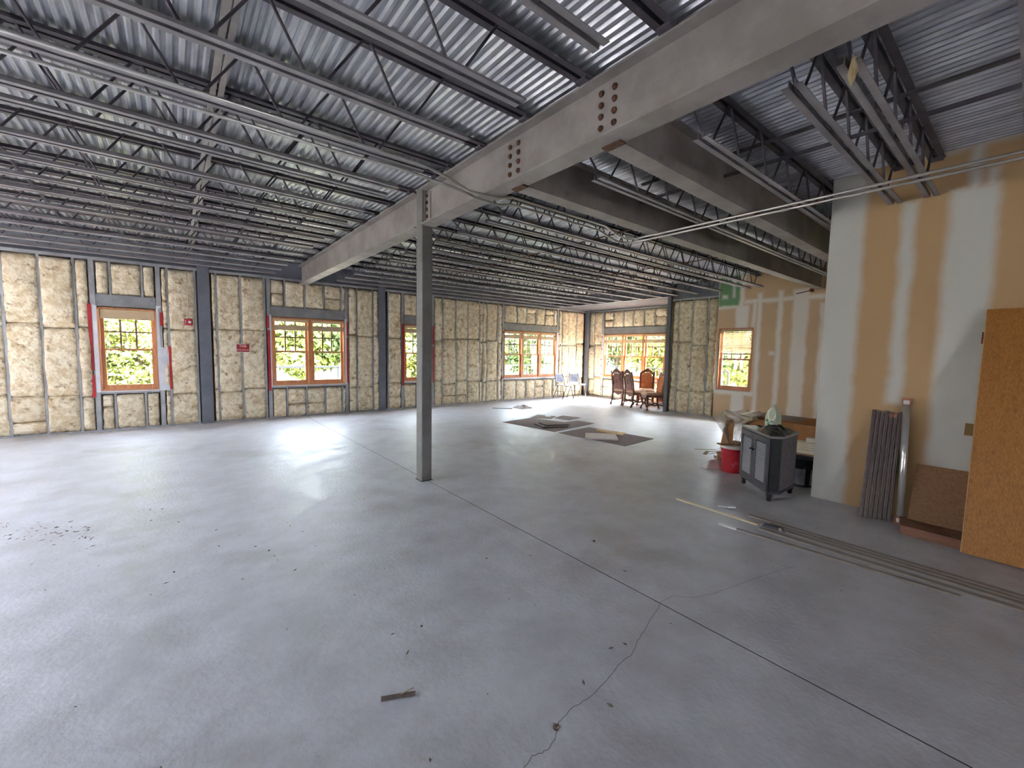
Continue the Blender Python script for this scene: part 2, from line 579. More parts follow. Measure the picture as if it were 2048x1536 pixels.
def opening_frame(T, wall, o, cr_top, cr_bot, top=ZT):
    """king studs, header, cripples and batts round one window opening"""
    u0, u1, z0, z1 = o
    stud(T, u0 - 0.045, 0.0, top, wall, 0.075, 'king_stud', w0=-0.004)
    stud(T, u1 + 0.045, 0.0, top, wall, 0.075, 'king_stud', w0=-0.004)
    mb = MB().box(u0 - 0.005, u1 + 0.005, -0.002, 0.13, z1 + 0.075, z1 + 0.215, T).box(u0 - 0.005, u1 + 0.005, -0.014, 0.0, z1 + 0.215, z1 + 0.23, T).box(u0 - 0.005, u1 + 0.005, -0.012, 0.0, z1 + 0.02, z1 + 0.075, T)
    part('window_header', mb, M['header'], wall)
    part('sill_track', MB().box(u0 - 0.005, u1 + 0.005, 0.0, 0.13, z0 - 0.055, z0 - 0.02, T), M['stud'], wall)
    for us, za, zb in ((cr_top, z1 + 0.225, top), (cr_bot, 0.0, z0 - 0.05)):
        for u in us:
            stud(T, u, za, zb, wall, 0.036, 'cripple_stud')
        e = [u0 - 0.01] + list(us) + [u1 + 0.01]
        for a, c in zip(e[:-1], e[1:]):
            seed[0] += 1
            rr = random.Random(seed[0])
            zz = [za + 0.015, zb - 0.025]
            if rr.random() < 0.35:
                zz.insert(1, za + (zb - za) * rr.uniform(0.35, 0.65))
            for q0, q1 in zip(zz[:-1], zz[1:]):
                seed[0] += 1
                batt(T, a + 0.02, c - 0.02, q0, q1 - 0.006, seed[0], wall, bulge=0.055 + rr.random() * 0.04)

def cr(u0, u1, first=0.2, step=0.406):
    r = []
    u = u0 + first
    while u < u1 - 0.12:
        r.append(u)
        u += step
    return r

# wall A : the long outside wall beside the joists
W0 = (-4.62, -3.08, ZS, ZH); W1 = (-1.02, -0.22, ZS, ZH); W2 = (1.69, 3.235, ZS, ZH); W3 = (4.755, 5.56, ZS, ZH); W4 = (8.08, 10.38, ZS, ZH)
wa = wall_skin('wall_left', T_A, X0, XB + 0.17, 0.0, ZD + 0.02, [W0, W1, W2, W3, W4], M['sheath'], 'long outside stud wall filled with tan fibreglass batts between windows')
full = [-6.2, -5.79, -5.38, -4.98, -2.92, -2.51, -2.10, -1.69, -1.28, -0.04, 0.38, 0.72, 1.14, 1.57, 3.53, 3.92, 4.32, 5.90, 6.33, 6.72, 7.14, 7.26, 7.40, 7.81, 10.62, 10.95, 11.36]
for u in full:
    stud(T_A, u, 0.0, ZT, wa)
infill(T_A, wa, [(-6.2, -5.79), (-5.79, -5.38), (-5.38, -4.98), (-4.98, -4.70), (-3.0, -2.92), (-2.92, -2.51), (-2.51, -2.10), (-2.10, -1.69), (-1.69, -1.28), (-1.28, -1.10), (-0.135, -0.045), (-0.04, 0.38), (0.64, 0.72), (0.72, 1.14), (1.14, 1.57), (3.32, 3.53), (3.53, 3.92), (3.93, 4.07), (4.32, 4.67), (5.65, 5.90), (5.90, 6.33), (6.33, 6.72), (6.72, 7.14), (7.14, 7.26), (7.26, 7.40), (7.40, 7.81), (7.81, 7.995), (10.465, 10.62), (10.62, 10.95), (10.95, 11.36), (11.36, 11.74)], None)
opening_frame(T_A, wa, W0, cr(W0[0], W0[1]), cr(W0[0], W0[1]))
opening_frame(T_A, wa, W1, [-0.83, -0.40], [-0.84, -0.42])
opening_frame(T_A, wa, W2, [1.96, 2.37, 2.78, 3.17], [1.97, 2.37, 2.78, 3.17])
opening_frame(T_A, wa, W3, [5.12], [5.12])
opening_frame(T_A, wa, W4, cr(8.08, 10.38, 0.5), cr(8.08, 10.38, 0.5))
part('top_track', MB().box(X0, XB - 0.1, -0.006, 0.14, ZT - 0.02, ZT + 0.03, T_A), M['stud'], wa)
part('bottom_track', MB().box(X0, XB - 0.1, -0.006, 0.14, 0.0, 0.03, T_A), M['stud'], wa)

# wall B : far wall of the bay, wall C : far wall with drywall
W5 = (7.26, 9.67, ZS, ZH); W6 = (4.13, 4.92, ZS, ZH)
wb = wall_skin('wall_back_bay', T_B, 6.2, YA + 0.15, 0.0, ZD + 0.02, [W5], M['sheath'], 'far stud wall of the bay with tan batts behind the carved chairs')
for u in (10.38, 10.10, 6.9, 6.5):
    stud(T_B, u, 0.0, ZT, wb)
infill(T_B, wb, [(10.10, 10.38), (9.75, 10.10), (6.9, 7.18), (6.5, 6.9)], None)
opening_frame(T_B, wb, W5, cr(7.26, 9.67, 0.39), cr(7.26, 9.67, 0.39))
part('top_track', MB().box(6.3, YA, -0.006, 0.14, ZT - 0.02, ZT + 0.03, T_B), M['stud'], wb)
part('bottom_track', MB().box(6.3, YA, -0.006, 0.14, 0.0, 0.03, T_B), M['stud'], wb)
bs = MB().box(XC + 0.02, XB + 0.17, 6.16, 6.20, 0.0, ZD)
tag(part('wall_bay_return', bs, M['sheath']), 'short return wall of the bay behind the steel post', 'wall', kind='structure')
sof = MB().box(10.57, XB + 0.14, 6.2, YA + 0.14, 3.10, 3.13)
tag(part('trim_1', sof, M['soffit']), 'flat grey soffit over the bay beyond the joists', 'soffit', kind='structure')

wc = wall_skin('wall_back', T_C, YR - 0.13, 6.2, 0.0, ZD + 0.02, [W6], M['sheath'], 'far outside wall, half bare stud bays, half taped drywall')
for u in (5.99, 5.61, 5.21):
    stud(T_C, u, 0.0, 3.0, wc)
infill(T_C, wc, [(5.99, 6.17), (5.61, 5.99), (5.21, 5.61), (4.985, 5.21)], None, top=3.0)
part('top_track', MB().box(4.98, 6.2, -0.006, 0.14, 2.98, 3.03, T_C), M['stud'], wc)
part('top_plate', MB().box(4.98, 6.2, 0.02, 0.14, 3.03, ZD, T_C), M['bluecol'], wc)
part('bottom_track', MB().box(4.98, 6.2, -0.006, 0.14, 0.0, 0.03, T_C), M['stud'], wc)
PAPER_LIT = lin(212, 182, 150); MUD_LIT = lin(236, 230, 226)  # paler than the near partition; missing far light is put into the colour
dwC = drywall_mat('taped_drywall_far', 1, [(4.27, 4.55, 0.0, 2.75), (2.6, 4.37, 2.78, 2.87), (4.28, 5.0, 2.69, 2.75), (4.38, 4.48, 2.7, 3.44), (4.1, 4.18, 2.27, 2.82), (3.985, 4.075, 0.0, 3.0), (3.56, 3.66, 0.0, 3.01), (3.08, 3.36, 0.0, 3.0), (2.4, 2.86, 0.0, 2.7), (3.67, 3.78, 1.6, 1.67), (4.05, 4.98, 0.62, 0.74), (4.12, 4.17, 2.2, 2.3), (4.60, 4.64, 2.95, 3.34), (4.76, 4.88, 2.92, 3.0), (4.97, 5.0, 2.7, 3.44), (1.4, 2.4, 2.5, 2.9)], PAPER_LIT, MUD_LIT, greens=[([(4.47, 5.02, 2.74, 3.5)], lin(116, 156, 118))])
mb = MB()
for (a, c, z0, z1) in ((YR - 0.12, W6[0], 0, ZD), (W6[1], 4.975, 0, ZD), (W6[0], W6[1], 0, ZS), (W6[0], W6[1], ZH, ZD)):
    mb.box(a, c, -0.013, 0.0, z0 + 0.005 if z0 == 0 else z0, z1, T_C)
part('drywall_sheet', mb, dwC, wc)
part('backing_stud', MB().box(4.10, 4.96, 0.0, 0.14, 0.0, ZS - 0.02, T_C).box(4.10, 4.96, 0.0, 0.14, ZH + 0.03, ZD, T_C), M['stud'], wc)

# wall R : near partition of taped drywall
dwR = drywall_mat('taped_drywall_near', 1, [(1.185, 1.60, -0.1, 3.6), (0.80, 0.905, 1.12, 3.05), (0.285, 0.585, -0.1, 3.08), (0.40, 0.47, 3.0, 3.5), (0.30, 0.36, 3.05, 3.22), (-0.2, 0.8, 3.42, 3.5), (-1.6, -1.25, -0.1, 3.6), (-0.55, -0.45, 0.2, 3.1)], lin(190, 158, 118), lin(204, 202, 194))
b = MB().box(XR, XR + 0.13, Y0, YR, 0.0, ZD + 0.02)
wr = tag(part('wall_right', b, dwR), 'near partition of brown drywall with broad mud-coated seams', 'wall', kind='structure')
b = MB().box(XR + 0.13, XC + 0.0, YR - 0.13, YR, 0.0, ZD + 0.02)
tag(part('wall_right_return', b, dwR), 'return of the drywall partition running to the far wall', 'wall', kind='structure')

# unseen sides of the hall: plain drywall
b = MB().box(X0 - 0.15, X0, Y0, YA + 0.15, 0.0, ZD + 0.02)
M['primer'] = mat('white_primer', lin(206, 206, 206), 0.85)
tag(part('wall_side', b, M['primer']), 'drywall side wall of the unseen bay with an added roof opening', 'wall', kind='structure')
b = MB()
rear_us = [X0, -0.3, 0.3, XR + 0.13]  # narrow unseen opening added behind the camera for fill light
for i in range(3):
    if i % 2:
        b.box(rear_us[i], rear_us[i + 1], Y0 - 0.15, Y0, 0.0, 0.75).box(rear_us[i], rear_us[i + 1], Y0 - 0.15, Y0, 2.25, ZD + 0.02)
    else:
        b.box(rear_us[i], rear_us[i + 1], Y0 - 0.15, Y0, 0.0, ZD + 0.02)
tag(part('wall_rear', b, M['primer']), 'rear wall of the hall with one unseen opening added for fill light', 'wall', kind='structure')
# ------------------------------------------------------------------ structural steel
def wbeam_section(d, bf, tf=0.012, tw=0.010, r=0.0):
    return [(-bf / 2, 0), (bf / 2, 0), (bf / 2, tf), (tw / 2, tf), (tw / 2, d - tf), (bf / 2, d - tf), (bf / 2, d), (-bf / 2, d), (-bf / 2, d - tf), (-tw / 2, d - tf), (-tw / 2, tf), (-bf / 2, tf)]
def wbeam(name, a, c, z0, d, bf, m, label, cat='beam', group=None):
    """I-beam between two plan points, parts: bottom flange, web, top flange"""
    a = Vector((a[0], a[1], 0)); c = Vector((c[0], c[1], 0))
    t = thing(name, label, cat, (a.x, a.y, z0), group)
    for nm, w, z, h in (('bottom_flange', bf, z0, 0.014), ('web', 0.011, z0 + 0.014, d - 0.028), ('top_flange', bf, z0 + d - 0.014, 0.014)):
        part(nm, MB().bar((a.x, a.y, z + h / 2), (c.x, c.y, z + h / 2), w, h), m, t)
    return t
ZB = 2.972
main = wbeam('steel_girder', (2.316, Y0 + 0.05), (2.316, 4.457), ZB, 0.40, 0.178, M['beam'], 'deep grey steel girder with rows of rusty bolts, carried on the column', 'girder')
wbeam('steel_girder', (2.316, 4.622), (2.316, YA - 0.03), ZB, 0.40, 0.178, M['beam'], 'deep grey steel girder from the column to the long stud wall', 'girder')
bolt = mesh_of('bolt_head', MB().lathe((0, 0, 0), [(0.021, 0), (0.021, 0.005), (0.017, 0.014), (0.008, 0.018)], 10), M['bolt'], smooth=False)
def bolts(parent, spots, rot):
    off = OFF[parent.name]
    for p in spots:
        o = link('bolt', bolt, parent)
        o.location = (p[0] - off[0], p[1] - off[1], p[2] - off[2])
        o.rotation_euler = rot
    return
for yc in (2.885, 1.90):
    bolts(main, [(2.31, yc + dy, 3.075 + 0.0745 * k) for dy in (-0.055, 0.055) for k in range(4)], (0, -math.pi / 2, 0))
# column: square tube with bolted beam seats
ct = thing('steel_column', 'free-standing grey square steel column under the girder', 'column', (2.322, 4.545, 0))
part('shaft', MB().box(2.255, 2.389, 4.47, 4.62, 0.0, 3.40), M['column'], ct, bevel=0.012)
part('base_plate', MB().box(2.25, 2.394, 4.462, 4.628, 0.0, 0.006), M['joint'], ct)
pl = part('connection_plate', MB().box(2.275, 2.369, 4.458, 4.47, 3.00, 3.35), M['beam'], ct)
pl = part('connection_tab', MB().box(2.296, 2.3105, 4.36, 4.47, 3.03, 3.33), M['beam'], ct)
part('seat_angle', MB().box(2.345, 2.41, 2.81, 2.96, ZB - 0.014, ZB - 0.002), M['bolt'], main)
part('seat_angle', MB().box(2.345, 2.41, 1.82, 1.97, ZB - 0.014, ZB - 0.002), M['bolt'], main)
bolts(ct, [(2.296, 4.43, 3.07 + 0.075 * k) for k in range(4)], (0, -math.pi / 2, 0))

wbeam('steel_header_beam', (2.412, 2.885), (XC + 0.02, 2.885), ZB - 0.012, 0.39, 0.15, M['beam'], 'grey steel beam bolted to the girder, running over the carpet scraps side', 'beam')
wbeam('steel_header_beam', (2.412, 1.90), (XC + 0.02, 1.99), ZB - 0.012, 0.39, 0.15, M['beam'], 'grey steel beam bolted to the girder, passing beside the drywall partition edge', 'beam')
wbeam('edge_beam', (X0, YA + 0.05), (XB - 0.05, YA + 0.05), ZT + 0.03, 0.36, 0.13, M['bluecol'], 'blue-grey steel edge beam on top of the long stud wall', 'beam')
wbeam('edge_beam', (10.46, 6.2), (10.46, YA - 0.02), 3.10, 0.29, 0.15, M['bluecol'], 'blue-grey steel beam across the mouth of the bay', 'beam')
def post(name, x0, x1, y0, y1, z1, label):
    t = thing(name, label, 'column', ((x0 + x1) / 2, (y0 + y1) / 2, 0))
    part('shaft', MB().box(x0, x1, y0, y1, 0.0, z1), M['bluecol'], t, bevel=0.006)
    part('base_plate', MB().box(x0 - 0.01, x1 + 0.01, y0 - 0.006, y1, 0.0, 0.008), M['bluecol'], t)
    return t
post('wall_column', 0.42, 0.62, YA - 0.02, YA + 0.13, 3.38, 'blue-grey steel column in the stud wall beside the fire alarm')
post('wall_column', 4.06, 4.25, YA - 0.02, YA + 0.13, 3.38, 'blue-grey steel column in the stud wall between the double and single windows')
post('wall_column', 11.80, 11.92, YA - 0.14, YA - 0.02, 3.09, 'grey steel post in the corner of the bay')
post('wall_column', 10.43, 10.535, 6.215, 6.32, 3.38, 'grey steel post beside the carved chairs')

# open-web joists
def angle(mb, x0, x1, y, z, leg=0.042, t=0.005, side=1, down=True):
    """one rolled angle along X, heel at (y,z)"""
    mb.box(x0, x1, min(y, y + side * leg), max(y, y + side * leg), z, z + t)
    mb.box(x0, x1, min(y, y + side * t), max(y, y + side * t), z, z + leg)
def zig(x0, x1, zb, zt, pitch=0.545, gap=0.04):
    pts = []
    x = x0
    up = False
    pts.append((x0 - 0.42, 0, zt + 0.02))
    while x < x1 + 0.01:
        pts.append((x, 0, zb))
        pts.append((x + gap * 2, 0, zb))
        x2 = x + pitch / 2 + gap
        if x2 < x1:
            pts.append((x2, 0, zt)); pts.append((x2 + gap, 0, zt))
        x += pitch
    pts.append((min(pts[-1][0] + 0.42, x1 + 0.45), 0, zt + 0.02))
    return pts
JB, JT = 3.045, 3.395
def make_joist(L, bc0, bc1, tag_seats=True):
    """mesh set for a joist of length L (local x 0..L); bottom chord from bc0 to bc1"""
    a1 = MB(); angle(a1, 0.02, L - 0.02, 0.013, JT - 0.0, 0.044, side=1)
    a2 = MB(); angle(a2, 0.02, L - 0.02, -0.013, JT - 0.0, 0.044, side=-1)
    b1 = MB(); angle(b1, bc0, bc1, 0.013, JB, 0.038, side=1)
    b2 = MB(); angle(b2, bc0, bc1, -0.013, JB, 0.038, side=-1)
    w = MB().tube(zig(bc0 + 0.08, bc1 - 0.1, JB + 0.012, JT + 0.01), 0.0095, 6)
    s = MB().box(0.0, 0.11, -0.045, 0.045, 3.374, 3.394)
    s2 = MB().box(L - 0.11, L, -0.045, 0.045, 3.374, 3.394)
    return [('top_chord', mesh_of('top_chord', a1, M['joist'])), ('top_chord', mesh_of('top_chord', a2, M['joist'])), ('bottom_chord', mesh_of('bottom_chord', b1, M['chord_floor_lit'])), ('bottom_chord', mesh_of('bottom_chord', b2, M['chord_floor_lit'])), ('web_rod', mesh_of('web_rod', w, M['joist'])), ('joist_seat', mesh_of('joist_seat', s, M['joist'])), ('joist_seat', mesh_of('joist_seat', s2, M['joist']))]
def joist(parts, x, y, label, group, skew=0.0):
    t = thing('bar_joist', label, 'joist', (x, y, 0), group)
    for nm, me in parts:
        link(nm, me, t)
    t.rotation_euler = (0, 0, skew)
    return t
ORD = ['first', 'second', 'third', 'fourth', 'fifth', 'sixth', 'seventh', 'eighth', 'ninth', 'tenth', 'eleventh', 'twelfth', 'thirteenth', 'fourteenth', 'fifteenth', 'sixteenth', 'seventeenth', 'eighteenth', 'nineteenth', 'twentieth', 'twenty-first', 'twenty-second', 'twenty-third', 'twenty-fourth', 'twenty-fifth', 'twenty-sixth']
YJ = [-4.9, -4.29, -3.68, -3.07, -2.46, -1.85, -1.24, -0.63, -0.02, 0.82, 1.436, 2.046, 2.65, 3.27, 3.83, 4.09, 4.71, 5.28, 5.80, 6.27, 6.85, 7.5, 8.1, 8.62, 9.2, 9.77]
LL = 2.30 - X0 - 0.02
jl = make_joist(LL, 0.5, LL - 0.62)
for y in YJ:
    lab = 'long open-web joist under the sunlit deck, %s from the long stud wall' % ORD[len(YJ) - 1 - YJ.index(y)]
    if abs(y - 3.27) < 0.01:
        lab = 'open-web steel joist with conduits strapped along its bottom chord'
    joist(jl, X0 + 0.02, y, lab, 'bar joists between side wall and girder')
RR = 10.47 - 2.345
jr = make_joist(RR, 0.53, RR - 0.45)
YF = (2.47, 3.83, 4.09, 4.71, 5.28, 5.80, 6.27, 6.85, 7.5, 8.1, 8.62, 9.2, 9.77)
for y in YF:
    joist(jr, 2.345, y, 'open-web joist between the two grey header beams' if y < 2.8 else 'open-web joist from the girder to the far wall, %s from the long stud wall' % ORD[len(YF) - 1 - YF.index(y)], 'bar joists between girder and far wall')
joist(jr, 2.345, 1.555, 'open-web joist passing just beside the drywall partition edge', 'bar joists between girder and far wall')
RS = XR + 0.05 - 2.345
js = make_joist(RS, 0.36, RS - 0.12)
YS = (-4.9, -4.29, -3.68, -3.07, -2.46, -1.85, -1.24, -0.63, 0.10, 0.70, 0.95)
for y in YS:
    joist(js, 2.345, y, 'short open-web joist bearing on the drywall partition, %s from its free edge' % ORD[len(YS) - 1 - YS.index(y)], 'bar joists over the drywall partition')

# bridging bars through the joists
for x, w in ((0.266, 0.032), (0.312, 0.034)):
    solo('bridging_bar', MB().bar((x, Y0 + 0.1, 3.372), (x + 0.035, YA - 0.02, 3.372), w, 0.03), M['beam'], 'flat grey bridging bar under the top chords, %s the girder of a close pair' % ('nearer' if x > 0.3 else 'further from'), 'bridging bar', 'paired bridging bars')
solo('bridging_bar', MB().bar((4.02, Y0 + 0.1, 3.385), (4.02, 2.8, 3.385), 0.05, 0.012), M['joist'], 'dark bridging bar tight under the deck over the drywall partition', 'bridging bar')
solo('bridging_bar', MB().bar((4.0, Y0 + 0.1, 3.20), (4.0, 2.8, 3.20), 0.012, 0.03), M['joist'], 'thin bridging bar across the joist webs over the drywall partition', 'bridging bar')
for x in (5.2, 7.8):
    solo('bridging_bar', MB().bar((x, 3.0, 3.34), (x, YA - 0.02, 3.34), 0.03, 0.012), M['rust'], 'rusty bridging bar over the carpet scraps' if x < 6 else 'rusty bridging bar near the far wall', 'bridging bar')

# conduits: pair strapped to a joist, dipping under the girder, then turning along the partition
c1 = [(X0 + 0.1, 3.16, 3.03), (1.2, 3.16, 3.03), (1.62, 3.15, 3.02), (1.90, 3.17, 2.98), (2.04, 3.184, 2.945), (2.345, 3.153, 2.945), (2.50, 3.134, 2.98), (3.796, 3.114, 2.98), (4.10, 3.17, 2.945), (4.28, 3.19, 2.94), (4.38, 3.10, 2.94), (4.385, 2.924, 2.94), (4.421, 1.272, 2.94), (4.45, Y0 + 0.1, 2.94)]
c2 = [(X0 + 0.1, 3.385, 3.03), (1.0, 3.385, 3.03), (1.40, 3.33, 3.02), (1.62, 3.299, 3.0), (1.98, 3.22, 2.945), (2.205, 3.232, 2.92), (2.424, 3.237, 2.92), (2.55, 3.20, 2.945), (3.796, 3.195, 2.945), (4.20, 3.29, 2.925), (4.34, 3.29, 2.92), (4.43, 3.22, 2.92), (4.443, 3.057, 2.92), (4.481, 1.287, 2.92), (4.53, Y0 + 0.1, 2.92)]
def couplings(pts, parent):
    for i in range(len(pts) - 1):
        a, c = Vector(pts[i]), Vector(pts[i + 1])
        if (c - a).length > 1.0:
            k = 1.5
            while k < (c - a).length - 0.2:
                p = a + (c - a).normalized() * k
                d = (c - a).normalized() * 0.03
                part('coupling', MB().tube([p - d, p + d], 0.0165, 8), M['conduit'], parent, smooth=True)
                k += 3.0
for pts, lab in ((c1, 'upper galvanised conduit looping under the girder and along the partition'), (c2, 'lower galvanised conduit looping under the girder and along the partition')):
    o = solo('electrical_conduit', MB().tube(pts, 0.0125, 8), M['conduit'], lab, 'conduit', smooth=True)
    couplings(pts, o)

# ------------------------------------------------------------------ windows
def blind(T, u0, u1, z_top, z_bot, label, slats=None, tilt=0.0, group=None):
    """raised or half-lowered slatted blind in a window head"""
    o = T((u0 + u1) / 2, 0.03, z_top - 0.12)
    t = thing('window_blind', label, 'blind', o, group)
    part('headrail', MB().box(u0, u1, 0.015, 0.06, z_top - 0.055, z_top, T), M['blind'], t)
    if slats is None:
        n = 9
        for k in range(n):
            z = z_bot + 0.012 + k * 0.0105
            mb = MB()
            mb.box(u0, u1, 0.014, 0.062, z, z + 0.0098, lambda u, w, zz: T(u, w, zz + tilt * (u - u0)))
            part('slat', mb, M['blind'], t)
        part('bottom_rail', MB().box(u0, u1, 0.012, 0.064, z_bot - 0.008, z_bot + 0.010, lambda u, w, zz: T(u, w, zz + tilt * (u - u0))), M['blind'], t)
    else:
        for k in range(slats):
            z = z_top - 0.075 - (z_top - 0.075 - z_bot - 0.05) * k / (slats - 1)
            mb = MB().add([T(u0, 0.014, z - 0.013), T(u1, 0.014, z - 0.013), T(u1, 0.056, z + 0.013), T(u0, 0.056, z + 0.013), T(u0, 0.014, z - 0.016), T(u1, 0.014, z - 0.016), T(u1, 0.056, z + 0.010), T(u0, 0.056, z + 0.010)], [(0, 1, 2, 3), (7, 6, 5, 4), (0, 4, 5, 1), (2, 6, 7, 3)])
            part('slat', mb, M['blind'], t)
        part('bottom_rail', MB().box(u0, u1, 0.012, 0.062, z_bot - 0.012, z_bot + 0.014, T), M['blind'], t)
    uc = u1 - 0.07
    part('lift_cord', MB().tube([T(uc, 0.008, z_top - 0.05), T(uc, 0.006, 1.2), T(uc, 0.0, 0.62)], 0.0022, 5), M['white'], t)
    for uc in (u0 + 0.12, u1 - 0.12):
        part('ladder_cord', MB().tube([T(uc, 0.02, z_top - 0.05), T(uc, 0.02, z_bot + 0.02)], 0.0015, 4), M['white'], t)
    return t

def window(num, T, o, units, label, flip=False):
    u0, u1, z0, z1 = o
    t = thing('window_%d' % num, label, 'window', T((u0 + u1) / 2, 0.05, z0), kind='structure')
    part('jamb', MB().box(u0, u0 + 0.028, -0.012, 0.13, z0, z1, T), M['wood'], t)
    part('jamb', MB().box(u1 - 0.028, u1, -0.012, 0.13, z0, z1, T), M['wood'], t)
    part('head_jamb', MB().box(u0, u1, -0.012, 0.13, z1 - 0.028, z1, T), M['wood'], t)
    part('sill', MB().box(u0, u1, -0.018, 0.13, z0, z0 + 0.03, T), M['wood'], t)
    part('sill_wrap', MB().box(u0 - 0.03, u1 + 0.03, -0.016, 0.0, z0 - 0.022, z0 - 0.002, T), M['wrap'], t)
    iu0, iu1 = u0 + 0.028, u1 - 0.028
    mull = 0.075
    uw = (iu1 - iu0 - mull * (units - 1)) / units
    zm = (z0 + z1) / 2 + 0.0
    for k in range(units):
        a = iu0 + k * (uw + mull)
        c = a + uw
        if k:
            part('mullion', MB().box(a - mull, a, -0.008, 0.13, z0 + 0.03, z1 - 0.028, T), M['wood'], t)
        # lower sash (inner track)
        s = 0.058
        mb = MB()
        mb.box(a, a + s, 0.035, 0.07, z0 + 0.03, zm + 0.02, T).box(c - s, c, 0.035, 0.07, z0 + 0.03, zm + 0.02, T)
        mb.box(a + s, c - s, 0.035, 0.07, z0 + 0.03, z0 + 0.105, T).box(a + s, c - s, 0.035, 0.07, zm - 0.018, zm + 0.02, T)
        ls = part('lower_sash', mb, M['wood'], t)
        part('pane', MB().box(a + s, c - s, 0.050, 0.054, z0 + 0.105, zm - 0.018, T), M['glass'], ls)
        part('sash_lock', MB().box((a + c) / 2 - 0.03, (a + c) / 2 + 0.03, 0.02, 0.036, zm + 0.004, zm + 0.018, T), M['muntin'], ls)
        # upper sash (outer track), 3 by 2 lites
        mb = MB()
        s2 = 0.05
        mb.box(a, a + s2, 0.075, 0.11, zm - 0.02, z1 - 0.028, T).box(c - s2, c, 0.075, 0.11, zm - 0.02, z1 - 0.028, T)
        mb.box(a + s2, c - s2, 0.075, 0.11, zm - 0.02, zm + 0.02, T).box(a + s2, c - s2, 0.075, 0.11, z1 - 0.075, z1 - 0.028, T)
        us = part('upper_sash', mb, M['wood'], t)
        ga, gc, gz0, gz1 = a + s2, c - s2, zm + 0.02, z1 - 0.075
        zr = gz0 + (gz1 - gz0) * 0.46
        mw = 0.0135
        cols = [ga + (gc - ga) * i / 3 for i in range(4)]
        for q in (1, 2):
            part('muntin', MB().box(cols[q] - mw, cols[q] + mw, 0.080, 0.106, gz0, gz1, T), M['muntin'], us)
        part('muntin', MB().box(ga, gc, 0.081, 0.105, zr - mw, zr + mw, T), M['muntin'], us)
        for q in range(3):
            for (za, zb) in ((gz0, zr), (zr, gz1)):
                part('pane', MB().box(cols[q] + (mw if q else 0), cols[q + 1] - (mw if q < 2 else 0), 0.091, 0.095, za + (mw if za > gz0 else 0), zb - (mw if zb < gz1 else 0), T), M['glass'], us)
    return t
def tape(T, w, u, z0, z1, wd=0.04, lean=0.0):
    part('red_tape', MB().box(u - wd / 2, u + wd / 2, -0.018, -0.012, z0, z1, lambda a, d, z: T(a + lean * (z - z0), d, z)), M['redtape'], w)
def flap(T, w, poly, d=-0.011):
    part('house_wrap', MB().slab([T(u, d, z) for u, z in poly], Vector(T(0, 0.003, 0)) - Vector(T(0, 0, 0))), M['wrap'], w)

w0_ = window(7, T_A, W0, 2, 'unseen double wood window nearest the side wall')  # out of view, continuing the window row along the long wall
w1_ = window(1, T_A, W1, 1, 'single wood window with red tape and white wrap flap beside it')
flap(T_A, w1_, [(-1.075, ZS - 0.02), (-1.02, ZS - 0.02), (-1.02, ZH + 0.02), (-1.085, ZH + 0.05)])
tape(T_A, w1_, -1.11, 1.10, 2.27, 0.05)
tape(T_A, w1_, -1.11, 0.62, 1.02, 0.05)
flap(T_A, w1_, [(-0.22, ZS - 0.02), (-0.045, ZS - 0.02), (-0.04, 1.50), (-0.17, 1.53), (-0.185, 2.24), (-0.13, 2.30), (-0.22, 2.30)])
tape(T_A, w1_, -0.04, 0.72, 1.55, 0.035)
tape(T_A, w1_, -0.14, 1.93, 2.18, 0.05)
w2_ = window(2, T_A, W2, 2, 'double wood window between the no smoking sign and a steel column')
for ua, ub in ((W2[0] - 0.035, W2[0]), (W2[1], W2[1] + 0.045)):
    flap(T_A, w2_, [(ua, ZS - 0.02), (ub, ZS - 0.02), (ub, ZH + 0.05), (ua, ZH + 0.05)])
tape(T_A, w2_, W2[0] - 0.055, 0.62, 1.93, 0.05); tape(T_A, w2_, W2[0] - 0.07, 1.98, 2.24, 0.045)
tape(T_A, w2_, W2[1] + 0.058, 0.74, 1.82, 0.03); tape(T_A, w2_, W2[1] + 0.062, 1.86, 2.2, 0.028)
w3_ = window(3, T_A, W3, 1, 'single wood window partly behind the free-standing column')
tape(T_A, w3_, W3[0] - 0.03, 0.62, 2.24, 0.05); tape(T_A, w3_, W3[1] + 0.045, 1.72, 2.22, 0.035); tape(T_A, w3_, W3[1] + 0.045, 0.66, 1.66, 0.035)
w4_ = window(4, T_A, W4, 3, 'triple wood window in the long wall near the two metal chairs')
flap(T_A, w4_, [(W4[1], ZS - 0.02), (W4[1] + 0.13, ZS - 0.02), (W4[1] + 0.12, ZH + 0.02), (W4[1], ZH + 0.02)])
for z in (0.73, 1.25, 1.75, 2.17):
    tape(T_A, w4_, W4[1] + 0.11, z, z + 0.035, 0.07)
tape(T_A, w4_, W4[0] - 0.04, 0.72, 0.78, 0.09); tape(T_A, w4_, W4[0] - 0.03, 2.13, 2.19, 0.07)
w5_ = window(5, T_B, W5, 3, 'triple wood window of the bay behind the carved chairs')
flap(T_B, w5_, [(W5[1], ZS - 0.02), (W5[1] + 0.11, ZS - 0.02), (W5[1] + 0.1, ZH + 0.02), (W5[1], ZH + 0.02)])
for z in (0.8, 1.1, 1.32, 1.7, 2.12):
    tape(T_B, w5_, W5[1] + 0.09, z, z + 0.035, 0.05)
w6_ = window(6, T_C, W6, 1, 'single wood window set in the taped drywall')
flap(T_C, w6_, [(W6[1], ZS - 0.02), (W6[1] + 0.045, ZS - 0.02), (W6[1] + 0.02, 2.0), (W6[1], 2.0)], -0.018)
blind(T_A, W1[0] + 0.03, W1[1] - 0.03, ZH - 0.03, 2.03, 'raised beige blind bunched in the single window with white wrap flap')
